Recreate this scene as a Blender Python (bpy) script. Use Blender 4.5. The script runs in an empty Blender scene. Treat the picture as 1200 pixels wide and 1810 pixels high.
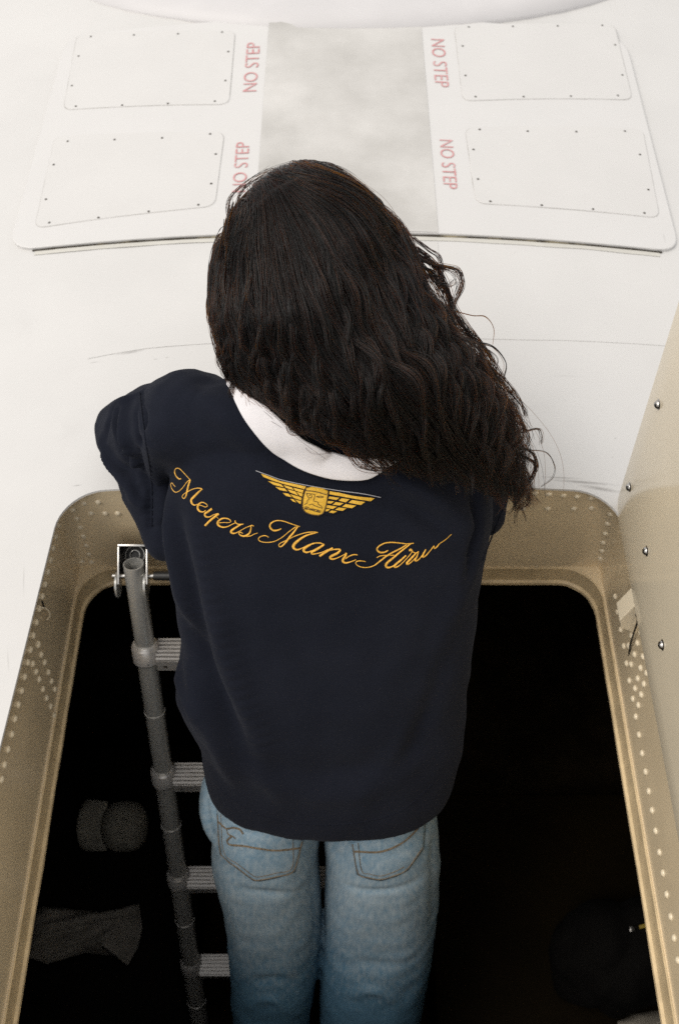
import bpy, bmesh, math, random
import numpy as np
from mathutils import Vector, Matrix, noise
from mathutils.bvhtree import BVHTree

rng = np.random.default_rng(7)
random.seed(7)
R = math.radians
scene = bpy.context.scene
C = scene.collection

# ------------------------------------------------------------------ camera
PITCH = R(56.0); FPX = 1760.0; CAMH = 1.237
CAM = Vector((0, 0, CAMH))
cd = bpy.data.cameras.new('camera'); cam = bpy.data.objects.new('camera', cd); C.objects.link(cam)
cam.location = CAM; cam.rotation_euler = (R(90) - PITCH, 0, 0)
cd.sensor_fit = 'VERTICAL'; cd.sensor_height = 36; cd.sensor_width = 24
cd.lens = FPX / 1810 * 36
cd.clip_start = 0.02; cd.clip_end = 2000
cd.dof.use_dof = True; cd.dof.focus_distance = 1.22; cd.dof.aperture_fstop = 7.1
scene.camera = cam
scene.render.resolution_x = 678; scene.render.resolution_y = 1024

# ------------------------------------------------------------------ world, sun, exposure
SUN_EL, SUN_AZ = 56.0, -108.0       # degrees; azimuth clockwise from +Y, the sun stands to the left and a little behind
w = bpy.data.worlds.new('World'); scene.world = w; w.use_nodes = True
nt = w.node_tree; bg = nt.nodes['Background']
sky = nt.nodes.new('ShaderNodeTexSky'); sky.sky_type = 'NISHITA'; sky.sun_disc = False
sky.sun_elevation = R(SUN_EL); sky.sun_rotation = R(SUN_AZ)
sky.air_density = 1.0; sky.dust_density = 6.0; sky.ozone_density = 1.0
hs = nt.nodes.new('ShaderNodeHueSaturation'); hs.inputs['Saturation'].default_value = 0.22
nt.links.new(sky.outputs[0], hs.inputs['Color']); cl = nt.nodes.new('ShaderNodeMix'); cl.data_type = 'RGBA'; cl.inputs[0].default_value = 0.75      # an even layer of cloud over the sky
cl.inputs[7].default_value = (6.6, 6.5, 6.36, 1)
nt.links.new(hs.outputs[0], cl.inputs[6]); nt.links.new(cl.outputs[2], bg.inputs[0])
bg.inputs[1].default_value = 0.12
sl = bpy.data.lights.new('sun', 'SUN'); sl.energy = 1.3; sl.angle = R(40); sl.color = (1.0, 0.93, 0.84)
sun = bpy.data.objects.new('sun', sl); C.objects.link(sun)
sd = Vector((math.cos(R(SUN_EL)) * math.sin(R(SUN_AZ)), math.cos(R(SUN_EL)) * math.cos(R(SUN_AZ)), math.sin(R(SUN_EL))))
sun.rotation_euler = sd.to_track_quat('Z', 'Y').to_euler(); sun.location = (-3, -1, 6)
vs = scene.view_settings
vs.view_transform = 'Standard'; vs.look = 'None'; vs.gamma = 1; vs.use_curve_mapping = False
vs.exposure = 0.34
scene.render.engine = 'CYCLES'
scene.cycles.use_denoising = False
scene.cycles.max_bounces = 8

# ------------------------------------------------------------------ picture point -> place helpers
cp, sp_ = math.cos(PITCH), math.sin(PITCH)
AX = Vector((0, cp, -sp_)); UPV = Vector((0, sp_, cp)); RT = Vector((1, 0, 0))
def ray(px, py):                      # direction with unit depth along the optical axis
    return AX + RT * ((px - 600) / FPX) - UPV * ((py - 905) / FPX)
def at_d(px, py, d): return CAM + ray(px, py) * d
def at_z(px, py, z):
    r = ray(px, py); return CAM + r * ((z - CAM.z) / r.z)
def at_y(px, py, y):
    r = ray(px, py); return CAM + r * ((y - CAM.y) / r.y)

# ------------------------------------------------------------------ materials
def nodes_of(m):
    m.use_nodes = True; t = m.node_tree; return t, t.nodes, t.links
def mat(name, col, rough=0.5, metal=0.0, var=0.08, vscale=6.0, bump=0.0, bscale=200.0, coat=0.0, sheen=0.0, col2=None, spec=0.5, stretch=(1, 1, 1), mixpos=(0.4, 0.62)):
    m = bpy.data.materials.new(name); t, N, L = nodes_of(m); b = N['Principled BSDF']
    tc = N.new('ShaderNodeTexCoord'); mp = N.new('ShaderNodeMapping'); mp.inputs['Scale'].default_value = stretch
    L.new(tc.outputs['Object'], mp.inputs[0])
    n = N.new('ShaderNodeTexNoise'); n.inputs['Scale'].default_value = vscale; n.inputs['Detail'].default_value = 6; n.inputs['Roughness'].default_value = 0.6
    L.new(mp.outputs[0], n.inputs['Vector'])
    r = N.new('ShaderNodeValToRGB')
    c2 = col2 if col2 else tuple(c * (1 - 2 * var) for c in col)
    r.color_ramp.elements[0].position = mixpos[0]; r.color_ramp.elements[1].position = mixpos[1]
    r.color_ramp.elements[0].color = (*c2, 1); r.color_ramp.elements[1].color = (*col, 1)
    L.new(n.outputs[0], r.inputs[0]); L.new(r.outputs[0], b.inputs['Base Color'])
    b.inputs['Roughness'].default_value = rough; b.inputs['Metallic'].default_value = metal
    b.inputs['Specular IOR Level'].default_value = spec
    b.inputs['Coat Weight'].default_value = coat; b.inputs['Coat Roughness'].default_value = 0.15
    b.inputs['Sheen Weight'].default_value = sheen; b.inputs['Sheen Roughness'].default_value = 0.45
    if bump:
        n2 = N.new('ShaderNodeTexNoise'); n2.inputs['Scale'].default_value = bscale; n2.inputs['Detail'].default_value = 3
        L.new(tc.outputs['Object'], n2.inputs['Vector'])
        bp = N.new('ShaderNodeBump'); bp.inputs['Strength'].default_value = bump; bp.inputs['Distance'].default_value = 0.002
        L.new(n2.outputs[0], bp.inputs['Height']); L.new(bp.outputs[0], b.inputs['Normal'])
    return m

M = {}
def add_marks(m, spots):
    t, N, L = nodes_of(m); b = N['Principled BSDF']
    tc = [n for n in N if n.type == 'TEX_COORD'][0]; ramp = [n for n in N if n.type == 'VALTORGB'][0]
    # small scratches and scuffs, each at its own place: (picture x, y, half-length, half-width, angle, darkness, noise scale)
    marks = []
    for px, py, lx, ly, a_, k_, s_ in spots: p = at_z(px, py, -0.01); marks.append((p.x, p.y, lx, ly, R(a_), k_, s_))
    last = ramp.outputs[0]
    sep = N.new('ShaderNodeSeparateXYZ'); L.new(tc.outputs['Object'], sep.inputs[0])
    for (x, y, lx, ly, a, k, s) in marks:
        mp = N.new('ShaderNodeMapping'); mp.vector_type = 'TEXTURE'
        mp.inputs['Location'].default_value = (x, y, 0); mp.inputs['Rotation'].default_value = (0, 0, a); mp.inputs['Scale'].default_value = (lx, ly, 1000)
        L.new(tc.outputs['Object'], mp.inputs[0])
        ln = N.new('ShaderNodeVectorMath'); ln.operation = 'LENGTH'; L.new(mp.outputs[0], ln.inputs[0])
        ns = N.new('ShaderNodeTexNoise'); ns.inputs['Scale'].default_value = s / 9.0; ns.inputs['Roughness'].default_value = .75; ns.inputs['Detail'].default_value = 5
        L.new(mp.outputs[0], ns.inputs['Vector'])
        ad = N.new('ShaderNodeMath'); ad.operation = 'MULTIPLY_ADD'; L.new(ns.outputs[0], ad.inputs[0]); ad.inputs[1].default_value = 2.4; L.new(ln.outputs[1], ad.inputs[2])
        mr = N.new('ShaderNodeMapRange'); mr.inputs[1].default_value = 1.25; mr.inputs[2].default_value = 1.95; mr.inputs[3].default_value = k; mr.inputs[4].default_value = 0
        L.new(ad.outputs[0], mr.inputs[0])
        mx = N.new('ShaderNodeMix'); mx.data_type = 'RGBA'; L.new(mr.outputs[0], mx.inputs[0]); L.new(last, mx.inputs[6]); mx.inputs[7].default_value = (.22, .21, .20, 1)
        last = mx.outputs[2]
    L.new(last, b.inputs['Base Color'])
    return m
M['skin'] = add_marks(mat('white_paint', (0.605, 0.596, 0.583), rough=0.38, var=0.022, vscale=3.0, bump=0.05, bscale=14),
    [(1030, 848, .075, .0045, -2, .75, 90), (1062, 858, .05, .006, -8, .7, 120), (990, 842, .05, .003, 0, .6, 60), (232, 619, .036, .0045, 8, .55, 40), (165, 633, .014, .002, 6, .5, 40), (296, 612, .012, .002, 0, .5, 40),
     (275, 634, .006, .002, 0, .5, 30), (296, 632, .006, .002, 0, .5, 30), (135, 852, .012, .002, 4, .6, 40), (38, 1015, .002, .04, 10, .3, 60), (1090, 766, .003, .003, 0, .4, 30), (1085, 800, .003, .002, 0, .35, 30), (10, 1160, .002, .03, 14, .25, 60),
     (40, 560, .03, .06, 20, .05, 14), (950, 720, .05, .03, 0, .04, 14), (120, 760, .04, .05, 0, .04, 14), (1000, 660, .04, .002, 3, .2, 60)])
M['plate'] = add_marks(mat('plate_paint', (0.605, 0.596, 0.586), rough=0.40, var=0.01, vscale=5, bump=0.03, bscale=20),
    [(148, 44, .040, .012, 0, .5, 60), (130, 47, .02, .006, 10, .45, 50), (95, 90, .004, .05, 8, .2, 50), (66, 200, .003, .05, 12, .2, 60), (1085, 29, .035, .006, 0, .35, 60), (46, 440, .006, .006, 0, .3, 30), (1180, 400, .004, .02, 0, .2, 40)])
M['panel'] = mat('panel_paint', (0.598, 0.588, 0.575), rough=0.42, var=0.012, vscale=7, bump=0.03, bscale=25)
M['gap'] = mat('panel_gap', (0.38, 0.37, 0.355), rough=0.8, var=0.2, vscale=12, col2=(0.55, 0.54, 0.53))
M['walk'] = mat('walkway_grey', (0.575, 0.563, 0.545), rough=0.75, col2=(0.40, 0.39, 0.37), vscale=3.6, bump=0.25, bscale=420, mixpos=(0.32, 0.68))
M['lilac'] = mat('fairing_paint', (0.590, 0.577, 0.580), rough=0.45, var=0.03, vscale=4)
M['red'] = mat('faded_red', (0.54, 0.235, 0.24), rough=0.6, col2=(0.57, 0.33, 0.33), vscale=60)
M['seal'] = mat('sealant', (0.36, 0.31, 0.20), rough=0.7, col2=(0.035, 0.028, 0.018), vscale=14, mixpos=(0.5, 0.72))
M['stain'] = mat('stain', (0.57, 0.555, 0.51), rough=0.5, var=0.03, vscale=20)
M['tan'] = mat('tan_gloss_paint', (0.78, 0.64, 0.43), rough=0.22, var=0.04, vscale=9, bump=0.02, bscale=60, coat=0.25)
M['tanlip'] = mat('tan_lip_paint', (0.78, 0.61, 0.37), rough=0.35, var=0.1, vscale=25, bump=0.12, bscale=60)
M['lid'] = mat('lid_gloss_paint', (0.84, 0.735, 0.55), rough=0.14, var=0.03, vscale=5, bump=0.015, bscale=50, coat=0.2)
M['rivet'] = mat('rivet_paint', (0.82, 0.71, 0.52), rough=0.25, var=0.05, coat=0.3)
M['steel'] = mat('bright_steel', (0.62, 0.60, 0.57), rough=0.3, metal=1, var=0.1, vscale=40)
M['alu'] = mat('brushed_aluminium', (0.60, 0.58, 0.56), rough=0.34, metal=.4, var=0.08, vscale=30, stretch=(1, 8, 8))
M['tube'] = mat('dark_anodised_tube', (0.50, 0.495, 0.47), rough=0.24, metal=.45, var=0.04, vscale=30, stretch=(6, 6, .6))
M['ring'] = mat('bright_ring', (0.75, 0.73, 0.70), rough=0.3, metal=.45, var=0.05)
M['black'] = mat('black_plastic', (0.012, 0.012, 0.012), rough=0.4)
M['screw'] = mat('dark_screw', (0.10, 0.09, 0.08), rough=0.4, metal=0.6)
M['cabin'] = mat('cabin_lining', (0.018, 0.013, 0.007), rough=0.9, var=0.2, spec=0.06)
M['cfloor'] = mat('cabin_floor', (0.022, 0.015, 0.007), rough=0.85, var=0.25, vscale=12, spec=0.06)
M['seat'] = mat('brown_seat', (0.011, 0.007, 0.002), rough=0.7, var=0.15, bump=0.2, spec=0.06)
M['tarmac'] = mat('tarmac', (0.11, 0.105, 0.10), rough=0.9, var=0.15, vscale=2, bump=0.3, bscale=90)
M['grey_cloth'] = mat('grey_cloth', (0.27, 0.25, 0.22), rough=0.9, var=0.12, vscale=20, bump=0.3, bscale=300)
M['cap'] = mat('cap_cloth', (0.34, 0.32, 0.27), rough=0.9, var=0.08, vscale=30, bump=0.2, bscale=400)
M['bag'] = mat('dark_bag', (0.004, 0.0035, 0.003), rough=0.9, spec=0.15, var=0.1, bump=0.2)
M['yellow'] = mat('yellow_tag', (0.38, 0.27, 0.04), rough=0.6)
M['pale'] = mat('pale_cloth', (0.33, 0.30, 0.25), rough=0.9, bump=0.3)
M['bodyskin'] = mat('skin_tone', (0.30, 0.17, 0.10), rough=0.5, var=0.04, vscale=30)
M['collar'] = mat('white_cotton', (0.73, 0.71, 0.725), rough=0.95, var=0.03, vscale=26, bump=0.2, bscale=900, sheen=0.1)
M['gold'] = mat('gold_thread', (0.85, 0.45, 0.04), rough=0.42, var=0.15, vscale=300, sheen=0.3, bump=0.5, bscale=900)
M['goldpatch'] = mat('gold_patch', (0.72, 0.42, 0.03), rough=0.5, var=0.08, vscale=200, bump=0.5, bscale=1200)
M['brownthread'] = mat('brown_thread', (0.09, 0.05, 0.015), rough=0.8)
M['white_thread'] = mat('pale_thread', (0.32, 0.32, 0.34), rough=0.8)
M['stitch'] = mat('tan_stitch', (0.19, 0.145, 0.095), rough=0.9, var=0.25, vscale=260)

def fabric_navy():
    m = bpy.data.materials.new('navy_jersey'); t, N, L = nodes_of(m); b = N['Principled BSDF']
    tc = N.new('ShaderNodeTexCoord')
    n = N.new('ShaderNodeTexNoise'); n.inputs['Scale'].default_value = 700; n.inputs['Detail'].default_value = 2
    n2 = N.new('ShaderNodeTexNoise'); n2.inputs['Scale'].default_value = 9; n2.inputs['Detail'].default_value = 5
    L.new(tc.outputs['Object'], n.inputs['Vector']); L.new(tc.outputs['Object'], n2.inputs['Vector'])
    r = N.new('ShaderNodeValToRGB'); r.color_ramp.elements[0].color = (.0066, .0078, .0128, 1); r.color_ramp.elements[1].color = (.0132, .0150, .0228, 1)
    r.color_ramp.elements[0].position = .3; r.color_ramp.elements[1].position = .7
    mix = N.new('ShaderNodeMath'); mix.operation = 'MULTIPLY_ADD'; mix.inputs[1].default_value = .5
    L.new(n2.outputs[0], mix.inputs[0])
    h = N.new('ShaderNodeMath'); h.operation = 'MULTIPLY'; h.inputs[1].default_value = .5; L.new(n.outputs[0], h.inputs[0]); L.new(h.outputs[0], mix.inputs[2])
    L.new(mix.outputs[0], r.inputs[0]); L.new(r.outputs[0], b.inputs['Base Color'])
    b.inputs['Roughness'].default_value = .95; b.inputs['Specular IOR Level'].default_value = .04
    b.inputs['Sheen Weight'].default_value = .04; b.inputs['Sheen Roughness'].default_value = .5
    b.inputs['Sheen Tint'].default_value = (.85, .88, 1, 1)
    bp = N.new('ShaderNodeBump'); bp.inputs['Strength'].default_value = .35; bp.inputs['Distance'].default_value = .0015
    L.new(n.outputs[0], bp.inputs['Height']); L.new(bp.outputs[0], b.inputs['Normal'])
    return m
M['navy'] = fabric_navy()
def fabric_denim():
    m = bpy.data.materials.new('washed_denim'); t, N, L = nodes_of(m); b = N['Principled BSDF']
    tc = N.new('ShaderNodeTexCoord')
    def ns(scale, st, det=3):
        mp = N.new('ShaderNodeMapping'); mp.inputs['Scale'].default_value = st; L.new(tc.outputs['Object'], mp.inputs[0])
        n = N.new('ShaderNodeTexNoise'); n.inputs['Scale'].default_value = scale; n.inputs['Detail'].default_value = det; L.new(mp.outputs[0], n.inputs['Vector']); return n
    slub = ns(160, (1, 1, .06)); weave = ns(620, (1, 1, 1), 2); big = ns(7, (1, 1, .8), 5)
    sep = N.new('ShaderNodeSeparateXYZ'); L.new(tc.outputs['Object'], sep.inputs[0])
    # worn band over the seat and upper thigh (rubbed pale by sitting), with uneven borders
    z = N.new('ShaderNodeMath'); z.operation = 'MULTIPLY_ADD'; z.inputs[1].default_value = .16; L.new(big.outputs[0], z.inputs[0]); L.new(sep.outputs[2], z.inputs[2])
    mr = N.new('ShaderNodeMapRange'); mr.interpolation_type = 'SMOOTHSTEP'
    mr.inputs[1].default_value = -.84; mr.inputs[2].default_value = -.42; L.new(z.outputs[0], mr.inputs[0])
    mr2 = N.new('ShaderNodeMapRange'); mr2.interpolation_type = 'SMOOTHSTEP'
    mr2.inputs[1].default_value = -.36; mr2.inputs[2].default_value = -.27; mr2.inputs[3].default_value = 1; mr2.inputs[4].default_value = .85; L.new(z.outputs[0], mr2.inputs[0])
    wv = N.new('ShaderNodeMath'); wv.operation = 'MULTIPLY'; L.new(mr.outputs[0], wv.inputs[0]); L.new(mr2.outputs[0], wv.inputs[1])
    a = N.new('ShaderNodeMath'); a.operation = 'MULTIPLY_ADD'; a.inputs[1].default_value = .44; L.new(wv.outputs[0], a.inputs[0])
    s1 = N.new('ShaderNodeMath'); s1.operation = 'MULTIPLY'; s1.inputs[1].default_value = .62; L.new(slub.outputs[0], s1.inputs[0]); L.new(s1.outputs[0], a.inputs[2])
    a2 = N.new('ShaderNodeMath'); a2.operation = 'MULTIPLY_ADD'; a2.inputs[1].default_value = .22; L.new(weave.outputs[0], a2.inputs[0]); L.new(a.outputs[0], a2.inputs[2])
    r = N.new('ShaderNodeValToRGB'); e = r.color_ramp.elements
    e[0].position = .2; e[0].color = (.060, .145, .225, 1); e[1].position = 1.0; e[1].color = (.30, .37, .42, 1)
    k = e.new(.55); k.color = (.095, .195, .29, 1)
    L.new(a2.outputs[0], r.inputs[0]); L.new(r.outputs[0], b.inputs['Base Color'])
    b.inputs['Roughness'].default_value = .95; b.inputs['Specular IOR Level'].default_value = .1
    bp = N.new('ShaderNodeBump'); bp.inputs['Strength'].default_value = .4; bp.inputs['Distance'].default_value = .0015
    L.new(a2.outputs[0], bp.inputs['Height']); L.new(bp.outputs[0], b.inputs['Normal'])
    return m
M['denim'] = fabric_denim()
def hair_mat():
    m = bpy.data.materials.new('dark_brown_hair'); t, N, L = nodes_of(m)
    for n in list(N):
        if n.type == 'BSDF_PRINCIPLED': N.remove(n)
    h = N.new('ShaderNodeBsdfHairPrincipled'); h.parametrization = 'MELANIN'
    h.inputs['Melanin'].default_value = .985; h.inputs['Melanin Redness'].default_value = .42
    h.inputs['IOR'].default_value = 1.38; h.inputs['Roughness'].default_value = .30; h.inputs['Radial Roughness'].default_value = .5
    h.inputs['Random Roughness'].default_value = .2; h.inputs['Random Color'].default_value = .28
    out = [n for n in N if n.type == 'OUTPUT_MATERIAL'][0]
    L.new(h.outputs[0], out.inputs[0]); return m
M['hair'] = hair_mat()
M['haircore'] = mat('hair_core', (0.008, 0.006, 0.004), rough=0.8, var=0.2, vscale=40, spec=0.2)

# ------------------------------------------------------------------ object helpers
def link(name, me, m=None, parent=None):
    o = bpy.data.objects.new(name, me); C.objects.link(o)
    if m is not None and me is not None: me.materials.append(M[m] if isinstance(m, str) else m)
    if parent is not None: o.parent = parent
    return o
def tag(o, label=None, cat=None, group=None, kind=None):
    if label: o['label'] = label
    if cat: o['category'] = cat
    if group: o['group'] = group
    if kind: o['kind'] = kind
    return o
def empty(name, loc=(0, 0, 0)):
    o = bpy.data.objects.new(name, None); C.objects.link(o); o.empty_display_size = .1; o.location = loc; return o
def mesh_of(name, verts, faces, smooth=True):
    me = bpy.data.meshes.new(name); me.from_pydata([tuple(v) for v in verts], [], faces); me.update()
    bm = bmesh.new(); bm.from_mesh(me); bmesh.ops.recalc_face_normals(bm, faces=bm.faces); bm.to_mesh(me); bm.free()
    if smooth: me.polygons.foreach_set('use_smooth', [True] * len(me.polygons))
    return me
def auto_smooth(o, deg=35):
    o.data.set_sharp_from_angle(angle=R(deg)); return o
def loft(rings, closed=True, cap0=False, cap1=False):
    n = len(rings[0]); V = [v for r in rings for v in r]; F = []
    for i in range(len(rings) - 1):
        for j in range(n if closed else n - 1):
            a = i * n + j; b = i * n + (j + 1) % n; F.append((a, b, b + n, a + n))
    if cap0: F.append(tuple(range(n)))
    if cap1: F.append(tuple((len(rings) - 1) * n + j for j in range(n)))
    return V, F
def frame(d):
    d = Vector(d).normalized(); a = Vector((0, 0, 1)) if abs(d.z) < .9 else Vector((1, 0, 0))
    u = d.cross(a).normalized(); return u, d.cross(u).normalized()
def tube_vf(pts, radii, n=10, caps=True):
    pts = [Vector(p) for p in pts]
    if not hasattr(radii, '__len__'): radii = [radii] * len(pts)
    u, v = frame(pts[1] - pts[0]); rings = []
    for i, p in enumerate(pts):
        d = (pts[min(i + 1, len(pts) - 1)] - pts[max(i - 1, 0)]).normalized()
        u = (u - d * u.dot(d)).normalized(); v = d.cross(u)
        rings.append([p + (u * math.cos(2 * math.pi * k / n) + v * math.sin(2 * math.pi * k / n)) * radii[i] for k in range(n)])
    return loft(rings, True, caps, caps)
def tube(name, pts, radii, m, parent=None, n=10, caps=True):
    V, F = tube_vf(pts, radii, n, caps); return auto_smooth(link(name, mesh_of(name, V, F), m, parent), 50)
def box_bm(sx, sy, sz, bev=0.0, seg=2):
    bm = bmesh.new(); bmesh.ops.create_cube(bm, size=1)
    for v in bm.verts: v.co = Vector((v.co.x * sx, v.co.y * sy, v.co.z * sz))
    if bev: bmesh.ops.bevel(bm, geom=bm.edges[:], offset=bev, segments=seg, affect='EDGES', profile=.5)
    return bm
def box(name, loc, size, m, parent=None, bev=.003, rot=None):
    bm = box_bm(*size, bev); me = bpy.data.meshes.new(name)
    mt = Matrix.Translation(Vector(loc)) @ (rot if rot else Matrix())
    bm.transform(mt); bm.to_mesh(me); bm.free(); me.polygons.foreach_set('use_smooth', [True] * len(me.polygons))
    return auto_smooth(link(name, me, m, parent), 40)
def spline(ctrl, n):                 # Catmull-Rom through control rows (any width), n samples evenly by length
    P = np.array(ctrl, float)
    if len(P) == 2: P = np.array([P[0], (P[0] + P[1]) / 2, P[1]])
    E = np.vstack([2 * P[0] - P[1], P, 2 * P[-1] - P[-2]]); out = []
    for i in range(1, len(E) - 2):
        t = np.linspace(0, 1, 12, endpoint=False)[:, None]
        p0, p1, p2, p3 = E[i - 1], E[i], E[i + 1], E[i + 2]
        out.append(.5 * ((2 * p1) + (-p0 + p2) * t + (2 * p0 - 5 * p1 + 4 * p2 - p3) * t ** 2 + (-p0 + 3 * p1 - 3 * p2 + p3) * t ** 3))
    Q = np.vstack(out + [P[-1:]]); k = 2 if P.shape[1] >= 2 else 1
    s = np.concatenate([[0], np.cumsum(np.linalg.norm(np.diff(Q[:, :min(3, P.shape[1]) if P.shape[1] != 3 else 2], axis=0), axis=1))])
    u = np.linspace(0, s[-1], n)
    return np.stack([np.interp(u, s, Q[:, c]) for c in range(P.shape[1])], 1)

# ------------------------------------------------------------------ ground and the aircraft skin
gm = bpy.data.meshes.new('ground'); gm.from_pydata([(-900, -900, -4.2), (900, -900, -4.2), (900, 900, -4.2), (-900, 900, -4.2)], [], [(0, 1, 2, 3)])
tag(link('ground', gm, 'tarmac'), kind='structure')

CURV = 4.3
def zf(x, y=0):
    z = -x * x / (2 * CURV); a = abs(x)
    if a > 1.0: z -= 2.2 * (a - 1.0) ** 2.2
    return z
aircraft = empty('aircraft')
tag(aircraft, 'white painted aircraft roof with an open tan hatch and its upright lid', 'aircraft')

HY0, HY1 = -0.10, 0.886              # hatch near and far edge
def half_w(y): return .427 + .05 * (.87 - y)
def rrect(x0, x1, y0, y1, r, n=10, side=14, hw=None):
    pts = []
    def seg(a, b, k):
        for i in range(k): pts.append((a[0] + (b[0] - a[0]) * i / k, a[1] + (b[1] - a[1]) * i / k))
    cs = [((x1 - r, y1 - r), 0), ((x0 + r, y1 - r), 90), ((x0 + r, y0 + r), 180), ((x1 - r, y0 + r), 270)]
    for q in range(4):
        (cx, cy), a0 = cs[q]
        for i in range(n): a = R(a0 + 90 * i / n); pts.append((cx + r * math.cos(a), cy + r * math.sin(a)))
        e = (cx + r * math.cos(R(a0 + 90)), cy + r * math.sin(R(a0 + 90)))
        (dx, dy), d0 = cs[(q + 1) % 4]
        s = (dx + r * math.cos(R(d0)), dy + r * math.sin(R(d0)))
        seg(e, s, side)
    return pts
def flare(pts): return [(x * half_w(y) / .425, y) for x, y in pts]
top_out = flare(rrect(-.425, .425, HY0, HY1, .066))
NO = len(top_out); hc = Vector((0, .4))
rings = []
for k in range(15):
    t = (k / 14) ** 1.8; ring = []
    for x, y in top_out:
        d = Vector((x, y)) - hc
        sx = (2.25 / abs(d.x)) if abs(d.x) > 1e-6 else 1e9
        sy = ((4.6 if d.y > 0 else 3.2) / abs(d.y)) if abs(d.y) > 1e-6 else 1e9
        q = hc + d * min(sx, sy); p = Vector((x, y)).lerp(q, t); ring.append((p.x, p.y, zf(p.x)))
    rings.append(ring)
edge = [(x * .9985, .4 + (y - .4) * .9985, zf(x) - .0035) for x, y in top_out]     # skin's rolled edge
V, F = loft([edge] + rings); auto_smooth(link('fuselage_skin', mesh_of('fuselage_skin', V, F), 'skin', aircraft), 25)

# coaming: wall from the skin edge to a sharp-cornered flange, then the rolled lip
ZB = -.250
wall_rings = []
bot = rrect(-.451, .451, HY0 - .004, HY1 + .002, .006)
for k in range(13):
    t = k / 12; e = t ** .38
    wall_rings.append([((1 - e) * ax * .998 + e * bx, (1 - e) * (.4 + (ay - .4) * .998) + e * by, (1 - t) * (zf(ax) - .003) + t * ZB) for (ax, ay), (bx, by) in zip(top_out, bot)])
coaming_v, coaming_f = loft(wall_rings)
coaming = auto_smooth(link('hatch_coaming', mesh_of('hatch_coaming', coaming_v, coaming_f), 'tan', aircraft), 38)
hole = rrect(-.4488, .4488, HY0 - .002, HY1 + .0000, .066)
hole2 = rrect(-.4472, .4472, HY0 + .0, HY1 - .0015, .0645)
hole3 = rrect(-.4478, .4478, HY0 + .0, HY1 - .0010, .0650)
hole4 = rrect(-.4440, .4440, HY0 + .0045, HY1 - .0048, .0615)
fl = [[(x, y, ZB + .0005) for x, y in bot], [(x, y, ZB + .0005) for x, y in hole]]
V, F = loft(fl); auto_smooth(link('flange', mesh_of('flange', V, F), 'tan', coaming), 30)
def wob(p, a=.0012): return (p[0] + a * noise.noise(Vector((p[0] * 9, p[1] * 40, 3))), p[1] + a * noise.noise(Vector((p[0] * 40, p[1] * 9, 7))), p[2])
lr = [[(x, y, ZB + .0015) for x, y in hole], [(x, y, ZB - .001) for x, y in hole2], [(x, y, ZB - .004) for x, y in hole3], [(x, y, ZB - .040) for x, y in hole3],
      [wob((x, y, ZB - .044)) for x, y in hole4], [wob((x, y, ZB - .051), .002) for x, y in hole4], [(x, y, ZB - .054) for x, y in hole3]]
V, F = loft(lr); lip = auto_smooth(link('lip', mesh_of('lip', V, F), 'tanlip', coaming), 40)

def bvh_of(objs):
    V, F, n = [], [], 0
    for o in objs:
        V += [tuple(o.matrix_world @ v.co) for v in o.data.vertices]; F += [tuple(n + i for i in p.vertices) for p in o.data.polygons]; n = len(V)
    return BVHTree.FromPolygons(V, F)
bv_coam = bvh_of([coaming])
def cast(bv, px, py):
    d = ray(px, py).normalized(); h = bv.ray_cast(CAM, d, 5)
    if h[0] is None: return None, None
    n = h[1]
    if n.dot(d) > 0: n = -n
    return h[0], n
# rivets: one dome mesh shared by all
def dome_mesh(name, r, h, n=10):
    rings = [[(r * math.cos(a) * math.cos(2 * math.pi * k / n), r * math.cos(a) * math.sin(2 * math.pi * k / n), h * math.sin(a)) for k in range(n)] for a in (0, R(35), R(65))]
    V, F = loft(rings); V.append((0, 0, h)); b = 2 * n
    F += [(b + k, b + (k + 1) % n, len(V) - 1) for k in range(n)]
    return mesh_of(name, V, F)
riv_me = dome_mesh('rivet', .0055, .0036); riv_me.materials.append(M['rivet'])
rv = []
def zm(pts, ox, oy, s): return [(ox + x / s, oy + y / s) for x, y in pts]
rv += zm([(895, 300), (1045, 285), (970, 405), (1120, 405), (1255, 405), (780, 370), (820, 460), (855, 555), (885, 650), (915, 745), (945, 838), (972, 925),
          (650, 415), (625, 530), (597, 650), (568, 772), (540, 900), (512, 1025), (483, 1157), (453, 1285), (422, 1415), (392, 1560), (358, 1700), (410, 1790), (872, 915), (845, 1080)], 0, 840, 6)
rv += zm([(320, 285), (397, 290), (472, 295), (553, 303), (631, 309), (711, 317), (789, 325), (830, 322), (223, 377), (331, 375), (467, 376), (613, 376), (711, 373),
          (820, 367), (812, 407), (800, 461), (787, 515), (775, 566), (768, 612), (759, 655)], 820, 780, 3.158)
rv += zm([(156, 882), (143, 945), (127, 1018), (112, 1088), (95, 1158), (78, 1230), (62, 1308), (195, 857), (210, 905), (167, 952), (227, 945), (184, 992), (246, 995), (200, 1030),
          (262, 1040), (219, 1080), (278, 1080), (237, 1125), (295, 1122), (257, 1167), (275, 1212)], 0, 840, 2.857)
rv += zm([(43, 70), (25, 148), (10, 222)], 0, 1300, 2.857)
rv += zm([(200, 410), (235, 615), (275, 850), (415, 925), (540, 890), (315, 1070), (380, 1065), (498, 1030), (608, 1062), (458, 1180), (572, 1210), (655, 1282), (352, 1300), (413, 1312),
          (538, 1362), (618, 1430), (390, 1530), (500, 1502), (583, 1575), (465, 1635), (548, 1718), (432, 1775)], 1060, 1000, 7.543)
rv += zm([(1007, 78), (965, 100), (993, 132), (980, 190), (996, 282), (1012, 375), (1029, 468), (1045, 567), (1062, 663), (1080, 767), (1099, 875), (1117, 980), (1136, 1088), (1156, 1200), (1173, 1308), (1192, 1420)], 780, 1200, 2.857)
rv += [(235, 886), (262, 884), (290, 882), (820, 872), (795, 870)]
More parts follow.
